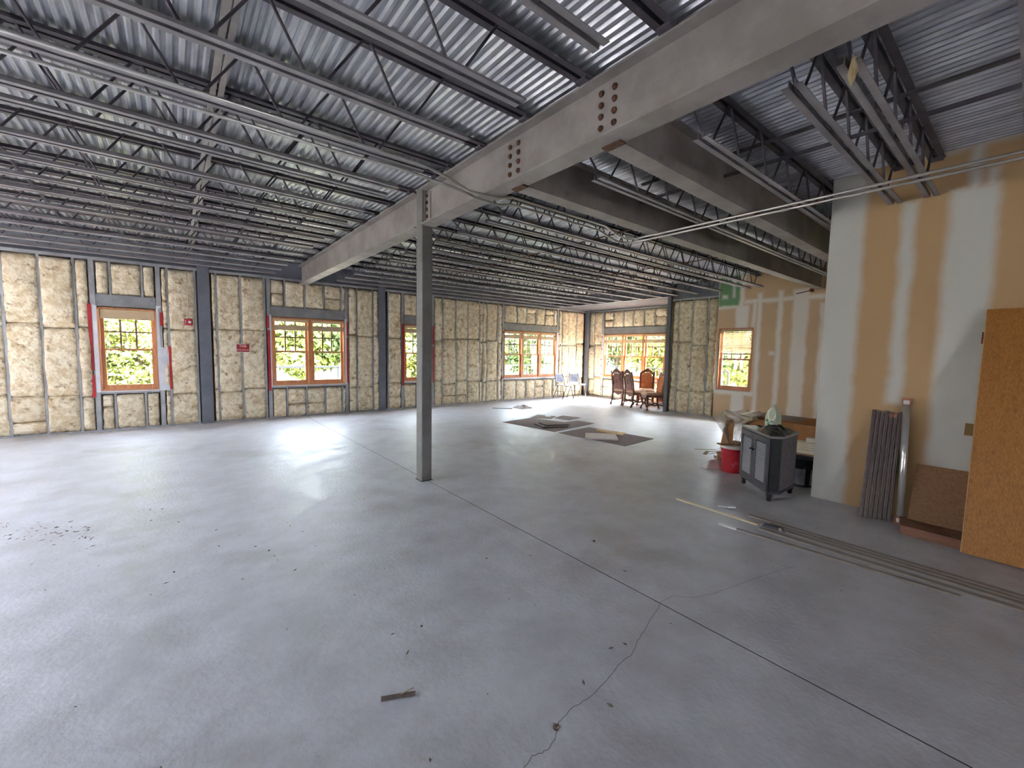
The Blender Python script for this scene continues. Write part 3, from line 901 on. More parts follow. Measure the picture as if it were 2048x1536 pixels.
blind(T_A, W2[0] + 0.03, W2[1] - 0.03, ZH - 0.03, 1.95, 'sagging raised beige blind across the double window', tilt=0.012)
blind(T_A, W3[0] + 0.03, W3[1] - 0.03, ZH - 0.03, 2.02, 'raised beige blind in the window behind the free-standing column')
blind(T_A, W4[0] + 0.03, W4[1] - 0.03, ZH - 0.03, 1.99, 'raised beige blind across the triple window of the long wall')
blind(T_B, W5[0] + 0.03, W5[1] - 0.03, ZH - 0.03, 1.93, 'crooked raised beige blind above the carved chairs', tilt=-0.0)
blind(T_C, W6[0] + 0.03, W6[1] - 0.03, ZH - 0.03, 1.60, 'half-lowered tan slatted blind in the drywall window', slats=15)

# ------------------------------------------------------------------ outside: terrace, railing, shrubs, trees
M['leaf'] = mat('leaf_green', lin(96, 106, 50), 0.6, 0, lin(136, 140, 76), 1.5, 4, spec=0.2)
M['leaf2'] = mat('leaf_deep_green', lin(72, 90, 54), 0.6, 0, lin(108, 122, 76), 1.5, 4, spec=0.2)
M['bark'] = mat('bark', lin(96, 80, 66), 0.9, 0, lin(70, 58, 48), 8, 5, 0.3, 30)
M['terrace'] = mat('terrace_paving', lin(150, 146, 140), 0.85, 0, lin(132, 128, 122), 3, 5)
M['soil'] = mat('outdoor_ground', lin(84, 86, 60), 0.95, 0, lin(70, 80, 44), 0.8, 6)
M['rail'] = mat('rail_dark_metal', lin(26, 30, 38), 0.5, 0.2)
def T_out(): pass
g = MB().box(-40, 60, YA + 0.2, 60, -0.9, -0.6).box(XB + 0.2, 60, -40, YA + 0.2, -0.9, -0.6)
tag(part('ground_outside', g, M['soil']), 'grassy ground outside the windows', 'ground', kind='structure')
g = MB().box(1.2, 15.0, YA + 0.18, 12.75, -0.3, -0.05).box(XB + 0.18, 14.2, 6.0, YA + 0.18, -0.3, -0.05)
tag(part('terrace', g, M['terrace']), 'pale terrace slab outside the windows', 'terrace', kind='structure')
def railing(a, c, label):
    a = Vector(a); c = Vector(c)
    t = thing('terrace_railing', label, 'railing', (a.x, a.y, -0.05))
    part('top_rail', MB().bar((a.x, a.y, 1.04), (c.x, c.y, 1.04), 0.06, 0.05), M['rail'], t)
    part('bottom_rail', MB().bar((a.x, a.y, 0.06), (c.x, c.y, 0.06), 0.04, 0.03), M['rail'], t)
    n = int((c - a).length / 0.19)
    me = mesh_of('baluster', MB().box(-0.009, 0.009, -0.009, 0.009, 0.06, 1.02), M['rail'])
    mp = mesh_of('post', MB().box(-0.03, 0.03, -0.03, 0.03, -0.05 + 0.0, 1.03), M['rail'])
    for i in range(n + 1):
        p = a.lerp(c, i / n)
        big = i % 10 == 0 or i == n
        o = link('post' if big else 'baluster', mp if big else me, t)
        o.location = (p.x - a.x, p.y - a.y, 0.05)
railing((1.7, 12.6, 0), (4.5, 12.6, 0), 'dark metal railing seen through the double window')
railing((9.0, 12.6, 0), (14.02, 12.6, 0), 'dark metal railing seen through the triple window of the long wall')
railing((14.0, 12.48, 0), (14.0, 6.2, 0), 'dark metal railing seen through the triple window of the bay')
def leaf_cloud(mb, c, r, n, rr, size=0.07):
    for _ in range(n):
        while True:
            d = Vector((rr.uniform(-1, 1), rr.uniform(-1, 1), rr.uniform(-1, 1)))
            if 0.25 < d.length < 1:
                break
        p = Vector((c[0] + d.x * r[0], c[1] + d.y * r[1], c[2] + d.z * r[2]))
        nrm = (d + Vector((rr.uniform(-1, 1), rr.uniform(-1, 1), rr.uniform(-.2, 1.4)))).normalized()
        s = nrm.cross(Vector((rr.uniform(-1, 1), rr.uniform(-1, 1), rr.uniform(-1, 1)))).normalized()
        q = nrm.cross(s)
        L = size * rr.uniform(0.7, 1.5); W = L * 0.5
        mb.add([p - s * L, p + q * W - nrm * W * 0.3, p + s * L, p - q * W - nrm * W * 0.3], [(0, 1, 2), (0, 2, 3)])
def plant(name, label, cat, x, y, h, rad, n, m, group, sd, size=0.08, trunk=0.25, blobs=12):
    rr = random.Random(sd)
    z0 = -0.6
    t = thing(name, label, cat, (x, y, z0), group)
    tr = MB()
    hh = h - z0
    tr.tube([(x, y, z0), (x + rr.uniform(-.1, .1), y, z0 + hh * 0.3), (x + rr.uniform(-.2, .2), y + rr.uniform(-.2, .2), z0 + hh * 0.7)], [0.05 + 0.02 * hh, 0.04 + 0.014 * hh, 0.02], 7)
    for k in range(4):
        an = rr.uniform(0, 6.28); e = rr.uniform(0.3, 0.6)
        tr.tube([(x, y, z0 + hh * e * 0.8), (x + math.cos(an) * rad * 0.4, y + math.sin(an) * rad * 0.4, z0 + hh * (e + 0.2)), (x + math.cos(an) * rad * 0.7, y + math.sin(an) * rad * 0.7, z0 + hh * (e + 0.3))], [0.03, 0.02, 0.01], 5)
    part('stem' if cat == 'shrub' else 'trunk', tr, M['bark'], t, smooth=True)
    fo = MB()
    for k in range(blobs):
        an = rr.uniform(0, 6.28); rd = rad * rr.uniform(0.1, 0.62)
        zc = z0 + hh * (trunk + (1 - trunk) * rr.uniform(0.15, 0.85))
        br = rad * rr.uniform(0.4, 0.6)
        leaf_cloud(fo, (x + math.cos(an) * rd, y + math.sin(an) * rd, zc), (br, br, br * rr.uniform(0.7, 1.0)), n // blobs, rr, size)
    part('foliage', fo, m, t)
sd = 1
for (x, y, h, rad, n, mm) in ((-2.0, 13.4, 2.5, 0.95, 9000, 'leaf2'), (-0.75, 13.3, 2.7, 1.05, 12000, 'leaf'), (0.5, 13.9, 2.3, 0.9, 7000, 'leaf2'), (5.7, 13.3, 2.5, 1.0, 10000, 'leaf'), (7.0, 13.6, 2.6, 1.0, 8000, 'leaf2')):
    plant('shrub', 'dense leafy shrub growing close outside the single windows', 'shrub', x, y, h, rad, n, M[mm], 'shrubs close outside the single windows', sd, 0.055, 0.05, 16); sd += 1
for (x, y, h, rad, n, mm) in ((-2.5, 17, 4.6, 1.8, 6000, 'leaf2'), (0.0, 18, 5.2, 2.0, 6400, 'leaf'), (2.4, 19.5, 3.4, 1.7, 5200, 'leaf2'), (4.0, 18.0, 3.0, 1.5, 5200, 'leaf'), (5.6, 17.5, 4.0, 1.7, 5600, 'leaf2'), (8.0, 18.5, 4.8, 2.0, 6000, 'leaf'), (10.6, 17.0, 3.6, 1.7, 6000, 'leaf2'), (13.0, 18.5, 4.6, 2.0, 6000, 'leaf'), (15.5, 17.5, 4.2, 1.9, 6000, 'leaf2'), (18.0, 16.5, 4.4, 1.9, 6000, 'leaf')):
    plant('tree', 'broad leafy tree beyond the terrace outside the long wall', 'tree', x, y, h, rad, n, M[mm], 'trees outside the long wall', sd, 0.12); sd += 1
for (x, y, h, rad, n, mm) in ((18.5, 14.0, 4.0, 1.8, 6000, 'leaf2'), (18.0, 11.4, 3.4, 1.7, 5600, 'leaf'), (18.6, 9.0, 3.6, 1.7, 5600, 'leaf2'), (17.0, 6.4, 3.2, 1.5, 5200, 'leaf'), (21.0, 12.4, 5.0, 2.0, 5200, 'leaf'), (21.0, 7.8, 4.6, 2.0, 5200, 'leaf2')):
    plant('tree', 'broad leafy tree beyond the bay windows', 'tree', x, y, h, rad, n, M[mm], 'trees beyond the bay windows', sd, 0.12); sd += 1
#@@PART3
# ------------------------------------------------------------------ things on the wall
M['signred'] = mat('sign_red', lin(150, 14, 22), 0.4)
M['ink'] = mat('sign_pale_ink', lin(232, 188, 184), 0.6)
def text_mesh(name, body, size, m, extrude=0.0008):
    cu = bpy.data.curves.new(name, 'FONT')
    cu.body = body
    cu.size = size
    cu.extrude = extrude
    cu.align_x = 'CENTER'
    cu.align_y = 'CENTER'
    o = bpy.data.objects.new(name, cu)
    COL.objects.link(o)
    bpy.context.view_layer.update()
    me = bpy.data.meshes.new_from_object(o.evaluated_get(bpy.context.evaluated_depsgraph_get()))
    bpy.data.objects.remove(o)
    bpy.data.curves.remove(cu)
    me.name = name
    me.materials.clear()
    me.materials.append(m)
    return me
sg = thing('no_smoking_sign', 'small red no smoking sign with white border on a stud', 'sign', (1.145, YA - 0.105, 1.445))
part('backing', MB().box(1.020, 1.272, -0.105, -0.100, 1.445, 1.625, T_A), M['white'], sg)
part('sign_face', MB().box(1.032, 1.260, -0.1065, -0.1045, 1.456, 1.614, T_A), M['signred'], sg)
part('standoff', MB().box(1.130, 1.150, -0.100, 0.0, 1.50, 1.56, T_A), M['stud'], sg)
for body, x, z, s in (('N', 1.115, 1.575, 0.075), ('SMOKING', 1.146, 1.495, 0.050)):
    o = link('lettering', text_mesh('lettering', body, s, M['ink']), sg)
    o.location = (x - 1.145, -0.0025, z - 1.445)
    o.rotation_euler = (math.pi / 2, 0, 0)
mb = MB()
ring = [(1.178 + 0.022 * math.cos(a), YA - 0.108, 1.577 + 0.022 * math.sin(a)) for a in [k * math.pi / 10 for k in range(21)]]
mb.tube(ring, 0.006, 6, cap=False)
part('letter_ring', mb, M['ink'], sg)
part('letter_ring_centre', MB().box(1.171, 1.185, -0.109, -0.1065, 1.573, 1.581, T_A), M['ink'], sg)

fa = thing('fire_alarm', 'red fire alarm with white strobe fed by a thin conduit', 'fire alarm', (0.26, YA - 0.03, 1.96))
part('housing', MB().box(0.196, 0.326, -0.125, -0.075, 1.960, 2.085, T_A), M['redtape'], fa, bevel=0.006)
part('strobe', MB().lathe((0, 0, 0), [(0.026, 0), (0.026, 0.012), (0.016, 0.022), (0.004, 0.026)], 14), M['white'], None)
st = bpy.data.objects['strobe']; st.parent = fa; st.location = (0.02, -0.098, 0.062); st.rotation_euler = (math.pi / 2, 0, 0)
part('cover_plate', MB().box(0.222, 0.312, -0.128, -0.125, 1.975, 2.070, T_A), M['red'], fa)
part('grille', MB().box(0.212, 0.220, -0.127, -0.124, 1.985, 2.055, T_A), M['white'], fa)
part('conduit', MB().tube([(0.262, YA - 0.105, 2.08), (0.262, YA - 0.105, 2.9), (0.255, YA - 0.05, 3.04)], 0.008, 8), M['conduit'], fa, smooth=True)
part('clamp', MB().box(0.25, 0.275, -0.118, -0.09, 2.5, 2.52, T_A), M['conduit'], fa)

M['paper'] = mat('old_paper', lin(196, 178, 140), 0.9, 0, lin(168, 146, 104), 12, 4)
pp = [on_plane(1712, 112, 1, 0.672), on_plane(1718, 140, 1, 0.672), on_plane(1708, 160, 1, 0.672), on_plane(1700, 174, 1, 0.672), on_plane(1696, 150, 1, 0.672), on_plane(1702, 118, 1, 0.672)]
solo('torn_paper', MB().slab([(p.x, p.y + 0.004 * math.sin(k * 2), p.z) for k, p in enumerate(pp)], (0.0, -0.002, 0)), M['paper'], 'torn yellowed paper scrap hanging from a joist over the partition', 'paper scrap')
rb = thing('rusty_bracket', 'rusty steel rod end poking from the taped drywall under a beam', 'bracket', (10.46, 3.1, 2.93))
part('rod', MB().tube([(10.40, 3.30, 2.90), (10.40, 3.03, 2.945)], 0.010, 6), M['rust'], rb)
part('lug', MB().box(10.35, 10.477, 3.0, 3.045, 2.92, 2.975), M['rust'], rb)

# ------------------------------------------------------------------ leaning boards along the partition
M['doorwood'] = mat('oak_veneer', lin(178, 122, 58), 0.5, 0, lin(152, 98, 42), 2.2, 8, 0.03, 40, stretch=(60, 60, 0.5), col3=lin(130, 82, 38), scale3=0.7, lo3=0.5, hi3=0.8)
M['particle'] = mat('particle_board', lin(152, 116, 84), 0.85, 0, lin(138, 102, 72), 40, 4)
M['pine'] = mat('pale_pine', lin(206, 172, 124), 0.7, 0, lin(186, 148, 100), 6, 5, stretch=(1, 8, 8))
M['darktrim'] = mat('dark_brown_trim', lin(98, 78, 72), 0.4, 0, lin(78, 60, 56), 5, 5, stretch=(10, 10, 1))
M['brass'] = mat('brass_hinge', lin(132, 108, 64), 0.4, 0.7)
M['alu'] = mat('aluminium_rail', lin(214, 212, 210), 0.28, 0.7)
M['copper'] = mat('copper_bracket', lin(150, 96, 70), 0.4, 0.4)
M['brown_paint'] = mat('brown_plank', lin(134, 94, 74), 0.7, 0, lin(116, 80, 62), 6, 5, stretch=(6, 1, 6))
def leaning(xb, zb, xt, zt, y0, y1, th, y0t=None, y1t=None):
    """a slab whose foot is at (xb,zb) and whose head rests at (xt,zt); th towards the room"""
    y0t = y0 if y0t is None else y0t
    y1t = y1 if y1t is None else y1t
    d = Vector((xt - xb, 0, zt - zb)).normalized()
    n = Vector((-d.z, 0, d.x)) * th
    return MB().slab([(xb, y0, zb), (xb, y1, zb), (xt, y1t, zt), (xt, y0t, zt)], n)
dr = thing('door_slab', 'large tan wood-veneer door slab leaning on the drywall partition', 'door', (5.0, -0.18, 0))
part('slab', leaning(4.935, 0.001, 5.525, 1.985, 0.267, -0.647, 0.044, 0.29, -0.62), M['doorwood'], dr)
part('edge_band', leaning(4.930, 0.003, 5.520, 1.980, 0.272, 0.267, 0.046, 0.295, 0.29), M['pine'], dr)
part('hinge', MB().slab([(5.19, 0.275, 0.925), (5.19, 0.335, 0.925), (5.22, 0.335, 1.025), (5.22, 0.275, 1.025)], (-0.004, 0, 0.001)), M['brass'], dr, label='brass hinge leaf')
part('hinge', MB().slab([(5.42, 0.288, 1.70), (5.42, 0.305, 1.70), (5.45, 0.305, 1.80), (5.45, 0.288, 1.80)], (-0.004, 0, 0.001)), M['rust'], dr, label='red-brown hinge leaf seen on edge')
bd = solo('particle_board', leaning(5.23, 0.086, 5.528, 0.555, 0.636, -0.05, 0.014, 0.644, -0.04), M['particle'], 'brown particle board panel leaning behind the door slab', 'board')
solo('plank', MB().slab([(5.003, 0.655, 0.0), (5.28, 0.70, 0.0), (5.28, -0.45, 0.0), (4.93, -0.49, 0.0)], (0, 0, 0.085)), M['brown_paint'], 'brown plank on the floor under the particle board', 'plank', bevel=0.003)
prof_w = 0.033
for k in range(7):
    y = 0.972 - k * prof_w
    xb = 5.235 + 0.012 * k
    h = 1.04 - (0.012 * (k % 3))
    t = thing('trim_length', 'dark brown grooved trim length in the leaning bundle, %s from the shiny rail' % ORD[6 - k], 'trim', (xb, y, 0), 'leaning bundle of dark trim')
    if k == 4:
        t['label'] = 'dark brown trim length with a pale end sticker, third from the shiny rail'
    part('face', leaning(xb, 0.002, 5.525, h, y + 0.015, y - 0.016, 0.010, y + 0.030, y - 0.001), M['darktrim'], t)
    part('bead', leaning(xb - 0.011, 0.004, 5.514, h - 0.003, y + 0.008, y - 0.002, 0.008, y + 0.022, y + 0.012), M['darktrim'], t)
    part('lip', leaning(xb - 0.011, 0.004, 5.514, h - 0.003, y - 0.008, y - 0.014, 0.012, y + 0.006, y + 0.0), M['darktrim'], t)
    if k == 4:
        part('end_label', leaning(5.499, h - 0.045, 5.507, h - 0.012, y + 0.038, y - 0.030, 0.003), M['copper'], t)
tb = thing('metal_rail', 'shiny aluminium rail with copper end brackets leaning beside the dark trim', 'rail', (5.31, 0.7, 0))
part('tube', MB().tube([(5.295, 0.698, 0.07), (5.485, 0.745, 1.13)], 0.027, 12), M['alu'], tb, smooth=True)
part('fin', leaning(5.30, 0.06, 5.49, 1.12, 0.708, 0.680, 0.004, 0.755, 0.727), M['alu'], tb)
for (x, y, z) in ((5.287, 0.697, 0.002), (5.475, 0.746, 1.105)):
    br = part('end_bracket', MB().box(x - 0.012, x + 0.012, y - 0.035, y + 0.035, z, z + 0.08), M['copper'], tb)
    part('clip', MB().box(x - 0.022, x - 0.012, y - 0.022, y + 0.022, z + 0.022, z + 0.058), M['white'], br)

# ------------------------------------------------------------------ cabinet with louvred doors
M['cabgrey'] = mat('cabinet_grey', lin(82, 80, 88), 0.45, 0, lin(70, 68, 76), 5, 4)
M['cabdark'] = mat('cabinet_charcoal', lin(30, 31, 33), 0.6, 0, lin(22, 24, 25), 30, 4)
M['cabback'] = mat('cabinet_back_panel', lin(112, 106, 110), 0.8, 0, lin(96, 91, 95), 20, 4)
M['slat'] = mat('slat_grey', lin(168, 168, 176), 0.3)
M['cabtop'] = mat('cabinet_top', lin(150, 140, 130), 0.4, 0, lin(130, 122, 116), 5, 4)
FR = Vector((4.928, 1.703, 0)); FLp = Vector((5.415, 2.185, 0))
cu_ = (FLp - FR).normalized(); cn_ = Vector((cu_.y, -cu_.x, 0)); CW = (FLp - FR).length
def T_cab(a, d, z):
    p = FR + cu_ * a + cn_ * d
    return (p.x, p.y, z)
cab = thing('louvred_cabinet', 'dark grey corner cabinet with two louvred doors', 'cabinet', tuple(FR + cu_ * (CW / 2) + cn_ * 0.15))
def pent(ov, z0, z1):
    e = ov
    pts = [(-e, -e), (CW + e, -e), (CW + e, 0.106 + e), (CW / 2, 0.4485 + e * 1.4), (-e, 0.106 + e)]
    q = [T_cab(a, d, 0)[:2] for a, d in pts]
    return MB().prism(q, z0, z1)
part('carcass', pent(-0.004, 0.105, 0.69), M['cabback'], cab)
part('side_panel', MB().box(-0.006, 0.002, 0.0, 0.108, 0.105, 0.69, T_cab), M['cabdark'], cab)
part('side_panel', MB().box(CW - 0.002, CW + 0.006, 0.0, 0.108, 0.105, 0.69, T_cab), M['cabdark'], cab)
part('worktop', pent(0.014, 0.69, 0.715), M['cabtop'], cab)
part('plinth', pent(0.008, 0.085, 0.107), M['cabgrey'], cab)
foot = MB().lathe((0, 0, 0), [(0.016, 0), (0.022, 0.006), (0.026, 0.025), (0.020, 0.045), (0.032, 0.06), (0.030, 0.085)], 14)
fm = mesh_of('foot', foot, M['cabdark'], smooth=True)
for a, d in ((0.03, 0.03), (CW - 0.03, 0.03), (CW / 2, 0.40)):
    o = link('foot', fm, cab)
    p = T_cab(a, d, 0)
    o.location = (p[0] - OFF[cab.name][0], p[1] - OFF[cab.name][1], 0)
for k in range(2):
    a0 = 0.006 + k * (CW / 2 - 0.004); a1 = a0 + CW / 2 - 0.008
    st_ = 0.052
    mb = MB().box(a0, a0 + st_, -0.022, -0.003, 0.115, 0.682, T_cab).box(a1 - st_, a1, -0.022, -0.003, 0.115, 0.682, T_cab)
    mb.box(a0 + st_, a1 - st_, -0.022, -0.003, 0.115, 0.178, T_cab).box(a0 + st_, a1 - st_, -0.022, -0.003, 0.622, 0.682, T_cab)
    d = part('door', mb, M['cabgrey'], cab)
    part('door_back', MB().box(a0 + st_, a1 - st_, -0.0035, -0.0025, 0.178, 0.622, T_cab), M['cabdark'], d)
    n = 18
    for j in range(n):
        z = 0.186 + j * (0.622 - 0.192) / n
        mb = MB().add([T_cab(a0 + st_, -0.022, z), T_cab(a1 - st_, -0.022, z), T_cab(a1 - st_, -0.008, z + 0.0135), T_cab(a0 + st_, -0.008, z + 0.0135), T_cab(a0 + st_, -0.020, z - 0.002), T_cab(a1 - st_, -0.020, z - 0.002), T_cab(a1 - st_, -0.006, z + 0.0115), T_cab(a0 + st_, -0.006, z + 0.0115)], [(3, 2, 1, 0), (4, 5, 6, 7), (0, 1, 5, 4), (2, 3, 7, 6)])
        part('slat', mb, M['slat'], d)
    ak = a1 - st_ / 2 if k == 0 else a0 + st_ / 2
    part('knob', MB().tube([T_cab(ak, -0.022, 0.50), T_cab(ak, -0.034, 0.50), T_cab(ak, -0.042, 0.50), T_cab(ak, -0.048, 0.50)], [0.006, 0.007, 0.014, 0.008], 10), M['cabdark'], d, smooth=True)

# crumpled black bag on the cabinet
M['bag'] = mat('black_plastic_bag', lin(30, 29, 33), 0.28, 0, lin(46, 44, 48), 9, 6, 0.9, 22)
def crumple(poly, z0, hgt, n=16, sd=0, drape=None):
    """crumpled blob over a convex plan polygon"""
    cx_ = sum(p[0] for p in poly) / len(poly); cy_ = sum(p[1] for p in poly) / len(poly)
    m_ = len(poly)
    vs = [(cx_, cy_, z0 + hgt)]
    rings = n
    seg = m_ * 6
    for i in range(1, rings + 1):
        f = i / rings
        for k in range(seg):
            q = k / seg * m_
            a = poly[int(q) % m_]; c = poly[(int(q) + 1) % m_]
            fr = q - int(q)
            bx_ = a[0] + (c[0] - a[0]) * fr; by_ = a[1] + (c[1] - a[1]) * fr
            x = cx_ + (bx_ - cx_) * f; y = cy_ + (by_ - cy_) * f
            nn = noise.noise(Vector((x * 14 + sd, y * 14, sd))) * 0.6 + noise.noise(Vector((x * 34, y * 34 + sd, sd))) * 0.4
            z = z0 + hgt * (1 - f ** 3) * (0.75 + 0.7 * nn) + 0.004
            if f == 1: z = z0 + 0.002
            z = max(z, z0 + 0.002)
            vs.append((x + 0.012 * nn * f, y + 0.012 * nn, z))
    fs = [(0, 1 + k, 1 + (k + 1) % seg) for k in range(seg)]
    for i in range(rings - 1):
        for k in range(seg):
            a = 1 + i * seg + k; c = 1 + i * seg + (k + 1) % seg
            fs.append((a, a + seg, c + seg, c))
    return MB().add(vs, fs)
bp_ = [T_cab(a, d, 0)[:2] for a, d in ((-0.012, -0.008), (0.28, 0.01), (0.40, 0.06), (0.44, 0.13), (0.32, 0.17), (0.32, 0.40), (0.12, 0.26), (-0.01, 0.12))]
bag = thing('plastic_bag', 'crumpled black plastic bag on top of the louvred cabinet', 'bag', (bp_[0][0], bp_[0][1], 0.715))
part('bag_body', crumple(bp_, 0.717, 0.085, 10, 3), M['bag'], bag, smooth=True)
p0 = T_cab(0.40, 0.10, 0.72); p1 = T_cab(0.52, 0.08, 0.745); p2 = T_cab(0.56, 0.16, 0.725); p3 = T_cab(0.40, 0.22, 0.73)
part('bag_handle', MB().tube([p0, p1, T_cab(0.57, 0.12, 0.735), p2, p3], 0.008, 6), M['bag'], bag, smooth=True)
# jug
M['bwhite2'] = mat('jug_handle_pale', lin(226, 230, 214), 0.4)
M['jug'] = mat('pale_green_jug', lin(198, 204, 182), 0.45)
M['juglabel'] = mat('jug_label_green', lin(70, 104, 84), 0.6, 0, lin(196, 212, 196), 18, 2, lo=0.45, hi=0.5)
jc = T_cab(0.44, 0.22, 0.715)
jug = thing('plastic_jug', 'pale green plastic jug with handle standing on the cabinet', 'jug', jc)
part('jug_body', MB().lathe(jc, [(0.072, 0.002), (0.082, 0.008), (0.086, 0.02), (0.086, 0.14), (0.080, 0.175), (0.066, 0.21), (0.048, 0.24), (0.026, 0.256), (0.024, 0.27)], 20, 1.0, 0.92), M['jug'], jug, smooth=True)
part('cap', MB().lathe((jc[0], jc[1], jc[2] + 0.268), [(0.024, 0), (0.025, 0.004), (0.025, 0.018), (0.020, 0.022)], 14), M['jug'], jug, smooth=True)
vd = Vector((-jc[0], -jc[1], 0)).normalized(); sdv = Vector((-vd.y, vd.x, 0))
hp = []
for k in range(17):
    a = math.pi * 2 * k / 16
    q = Vector(jc) + vd * (0.080 - 0.026 * math.sin(a)) - sdv * (0.016 + 0.036 * math.cos(a)) + Vector((0, 0, 0.185 + 0.066 * math.sin(a)))
    hp.append(q)
part('handle', MB().tube(hp, 0.0075, 8, cap=False), M['bwhite2'], jug, smooth=True)
lab_ = MB()
vs = []
for k in range(9):
    a = math.atan2(vd.y, vd.x) + (-0.9 + 1.5 * k / 8) - 0.5
    vs += [(jc[0] + 0.0875 * math.cos(a), jc[1] + 0.0815 * math.sin(a), jc[2] + 0.03), (jc[0] + 0.0875 * math.cos(a), jc[1] + 0.0815 * math.sin(a), jc[2] + 0.12)]
lab_.add(vs, [(2 * k, 2 * k + 2, 2 * k + 3, 2 * k + 1) for k in range(8)])
part('jug_label', lab_, M['juglabel'], jug)

# ------------------------------------------------------------------ buckets
M['bwhite'] = mat('bucket_white', lin(214, 206, 198), 0.5)
M['black'] = mat('black_plastic', lin(38, 42, 52), 0.4)
M['label_white'] = mat('bucket_label', lin(176, 178, 190), 0.6, 0, lin(150, 154, 170), 8, 3)
def bucket(name, c, h, r0, r1, mb_, mrim, label):
    t = thing(name, label, 'bucket', (c[0], c[1], 0))
    part('pail', MB().lathe((c[0], c[1], 0), [(r0 - 0.01, 0.0), (r0, 0.006), (r0 + (r1 - r0) * 0.78, h * 0.78), (r0 + (r1 - r0) * 0.8 + 0.006, h * 0.80), (r1 + 0.004, h * 0.9)], 28), mb_, t, smooth=False)
    prof = [(r1 + 0.004, h * 0.9), (r1 + 0.010, h * 0.905), (r1 + 0.010, h * 0.985), (r1 + 0.006, h), (r1 - 0.006, h), (r1 - 0.008, h * 0.93), (0.01, h * 0.92)]
    part('rim', MB().lathe((c[0], c[1], 0), prof, 28), mrim, t)
    part('rib', MB().lathe((c[0], c[1], 0), [(r0 + (r1 - r0) * 0.62, h * 0.66), (r0 + (r1 - r0) * 0.66 + 0.008, h * 0.665), (r0 + (r1 - r0) * 0.66 + 0.008, h * 0.685), (r0 + (r1 - r0) * 0.66, h * 0.69)], 28), mb_, t)
    return t
rc = (5.84, 2.47)
rbk = bucket('bucket', rc, 0.36, 0.130, 0.145, M['red'], M['bwhite'], 'red plastic bucket with white rim beside the louvred cabinet')
hp = []
for k in range(13):
    a = math.pi * k / 12
    hp.append((rc[0] - 0.155 * math.cos(a) * 0.62 - 0.06, rc[1] + 0.155 * math.cos(a), 0.285 - 0.11 * math.sin(a)))
part('bail_handle', MB().tube(hp, 0.003, 6), M['conduit'], rbk, smooth=True)
lg = MB(); vs = []
for k in range(9):
    a = math.atan2(-rc[1], -rc[0]) - 0.1 + 0.9 * k / 8
    vs += [(rc[0] + 0.1365 * math.cos(a), rc[1] + 0.1365 * math.sin(a), 0.06), (rc[0] + 0.1405 * math.cos(a), rc[1] + 0.1405 * math.sin(a), 0.20)]
lg.add(vs, [(2 * k, 2 * k + 2, 2 * k + 3, 2 * k + 1) for k in range(8)])
M['faded'] = mat('faded_print', lin(206, 96, 104), 0.6, 0, lin(190, 40, 56), 14, 3, lo=0.45, hi=0.55)
part('faded_print', lg, M['faded'], rbk)
for k, (p, q, w, lab) in enumerate((((5.70, 2.60, 0.368), (5.98, 2.40, 0.368), 0.10, 'weathered wood offcut lying across the red bucket'), ((5.74, 2.42, 0.386), (6.02, 2.50, 0.386), 0.09, 'upper wood offcut on the red bucket'), )):
    solo('wood_offcut', MB().bar(p, q, w, 0.014), M['particle'], lab, 'wood offcut')
bc_ = (5.935, 1.70)
bbk = bucket('bucket', bc_, 0.34, 0.128, 0.148, M['black'], M['black'], 'black plastic bucket with white paper label behind the partition edge')
vs = []; lg = MB()
for k in range(13):
    a = math.atan2(-bc_[1], -bc_[0]) - 1.15 + 2.5 * k / 12
    vs += [(bc_[0] + 0.1315 * math.cos(a), bc_[1] + 0.1315 * math.sin(a), 0.03), (bc_[0] + 0.1435 * math.cos(a), bc_[1] + 0.1435 * math.sin(a), 0.225)]
lg.add(vs, [(2 * k, 2 * k + 2, 2 * k + 3, 2 * k + 1) for k in range(12) if k not in (7, 8)])
part('paper_label', lg, M['label_white'], bbk, label='white paper label')
hp = [(bc_[0] - 0.13 + 0.0 * k, bc_[1] + 0.10 - 0.02 * k, 0.25 - 0.012 * k * (9 - k) / 3) for k in range(10)]
part('bail_handle', MB().tube(hp, 0.003, 6), M['conduit'], bbk)

# ------------------------------------------------------------------ crate, film and offcuts behind the cabinet
M['cardboard'] = mat('brown_cardboard', lin(178, 128, 84), 0.85, 0, lin(158, 110, 68), 4, 5)
M['film'] = glassy('plastic_film', (0.92, 0.90, 0.88, 1), 0.12, 0.25, lin(196, 184, 176), 0.42)
M['whitewood'] = mat('primed_trim', lin(224, 214, 196), 0.5, 0, lin(210, 198, 176), 5, 4)
cb = thing('cardboard_crate', 'large open brown cardboard crate under plastic film behind the cabinet', 'crate', (7.8, 2.5, 0))
part('front_panel', MB().box(7.36, 7.375, 1.72, 2.93, 0.0, 0.54), M['cardboard'], cb)
part('back_panel', MB().box(8.285, 8.30, 1.72, 2.93, 0.0, 0.54), M['cardboard'], cb)
part('end_panel', MB().box(7.375, 8.285, 1.72, 1.735, 0.0, 0.54), M['cardboard'], cb)
part('end_panel', MB().box(7.375, 8.285, 2.915, 2.93, 0.0, 0.54), M['cardboard'], cb)
part('base_panel', MB().box(7.375, 8.285, 1.735, 2.915, 0.0, 0.012), M['cardboard'], cb)
part('open_flap', MB().slab([(7.36, 1.8, 0.545), (7.36, 2.5, 0.545), (7.16, 2.55, 0.60), (7.18, 1.8, 0.585)], (0, 0, 0.006)), M['cardboard'], cb)
rows = [(820, 1448, 1453), (824, 1442, 1468), (828, 1437, 1484), (834, 1429, 1512), (840, 1431, 1520), (848, 1435, 1496), (858, 1441, 1488), (870, 1448, 1483), (884, 1455, 1479)]
vs = []; N = 12
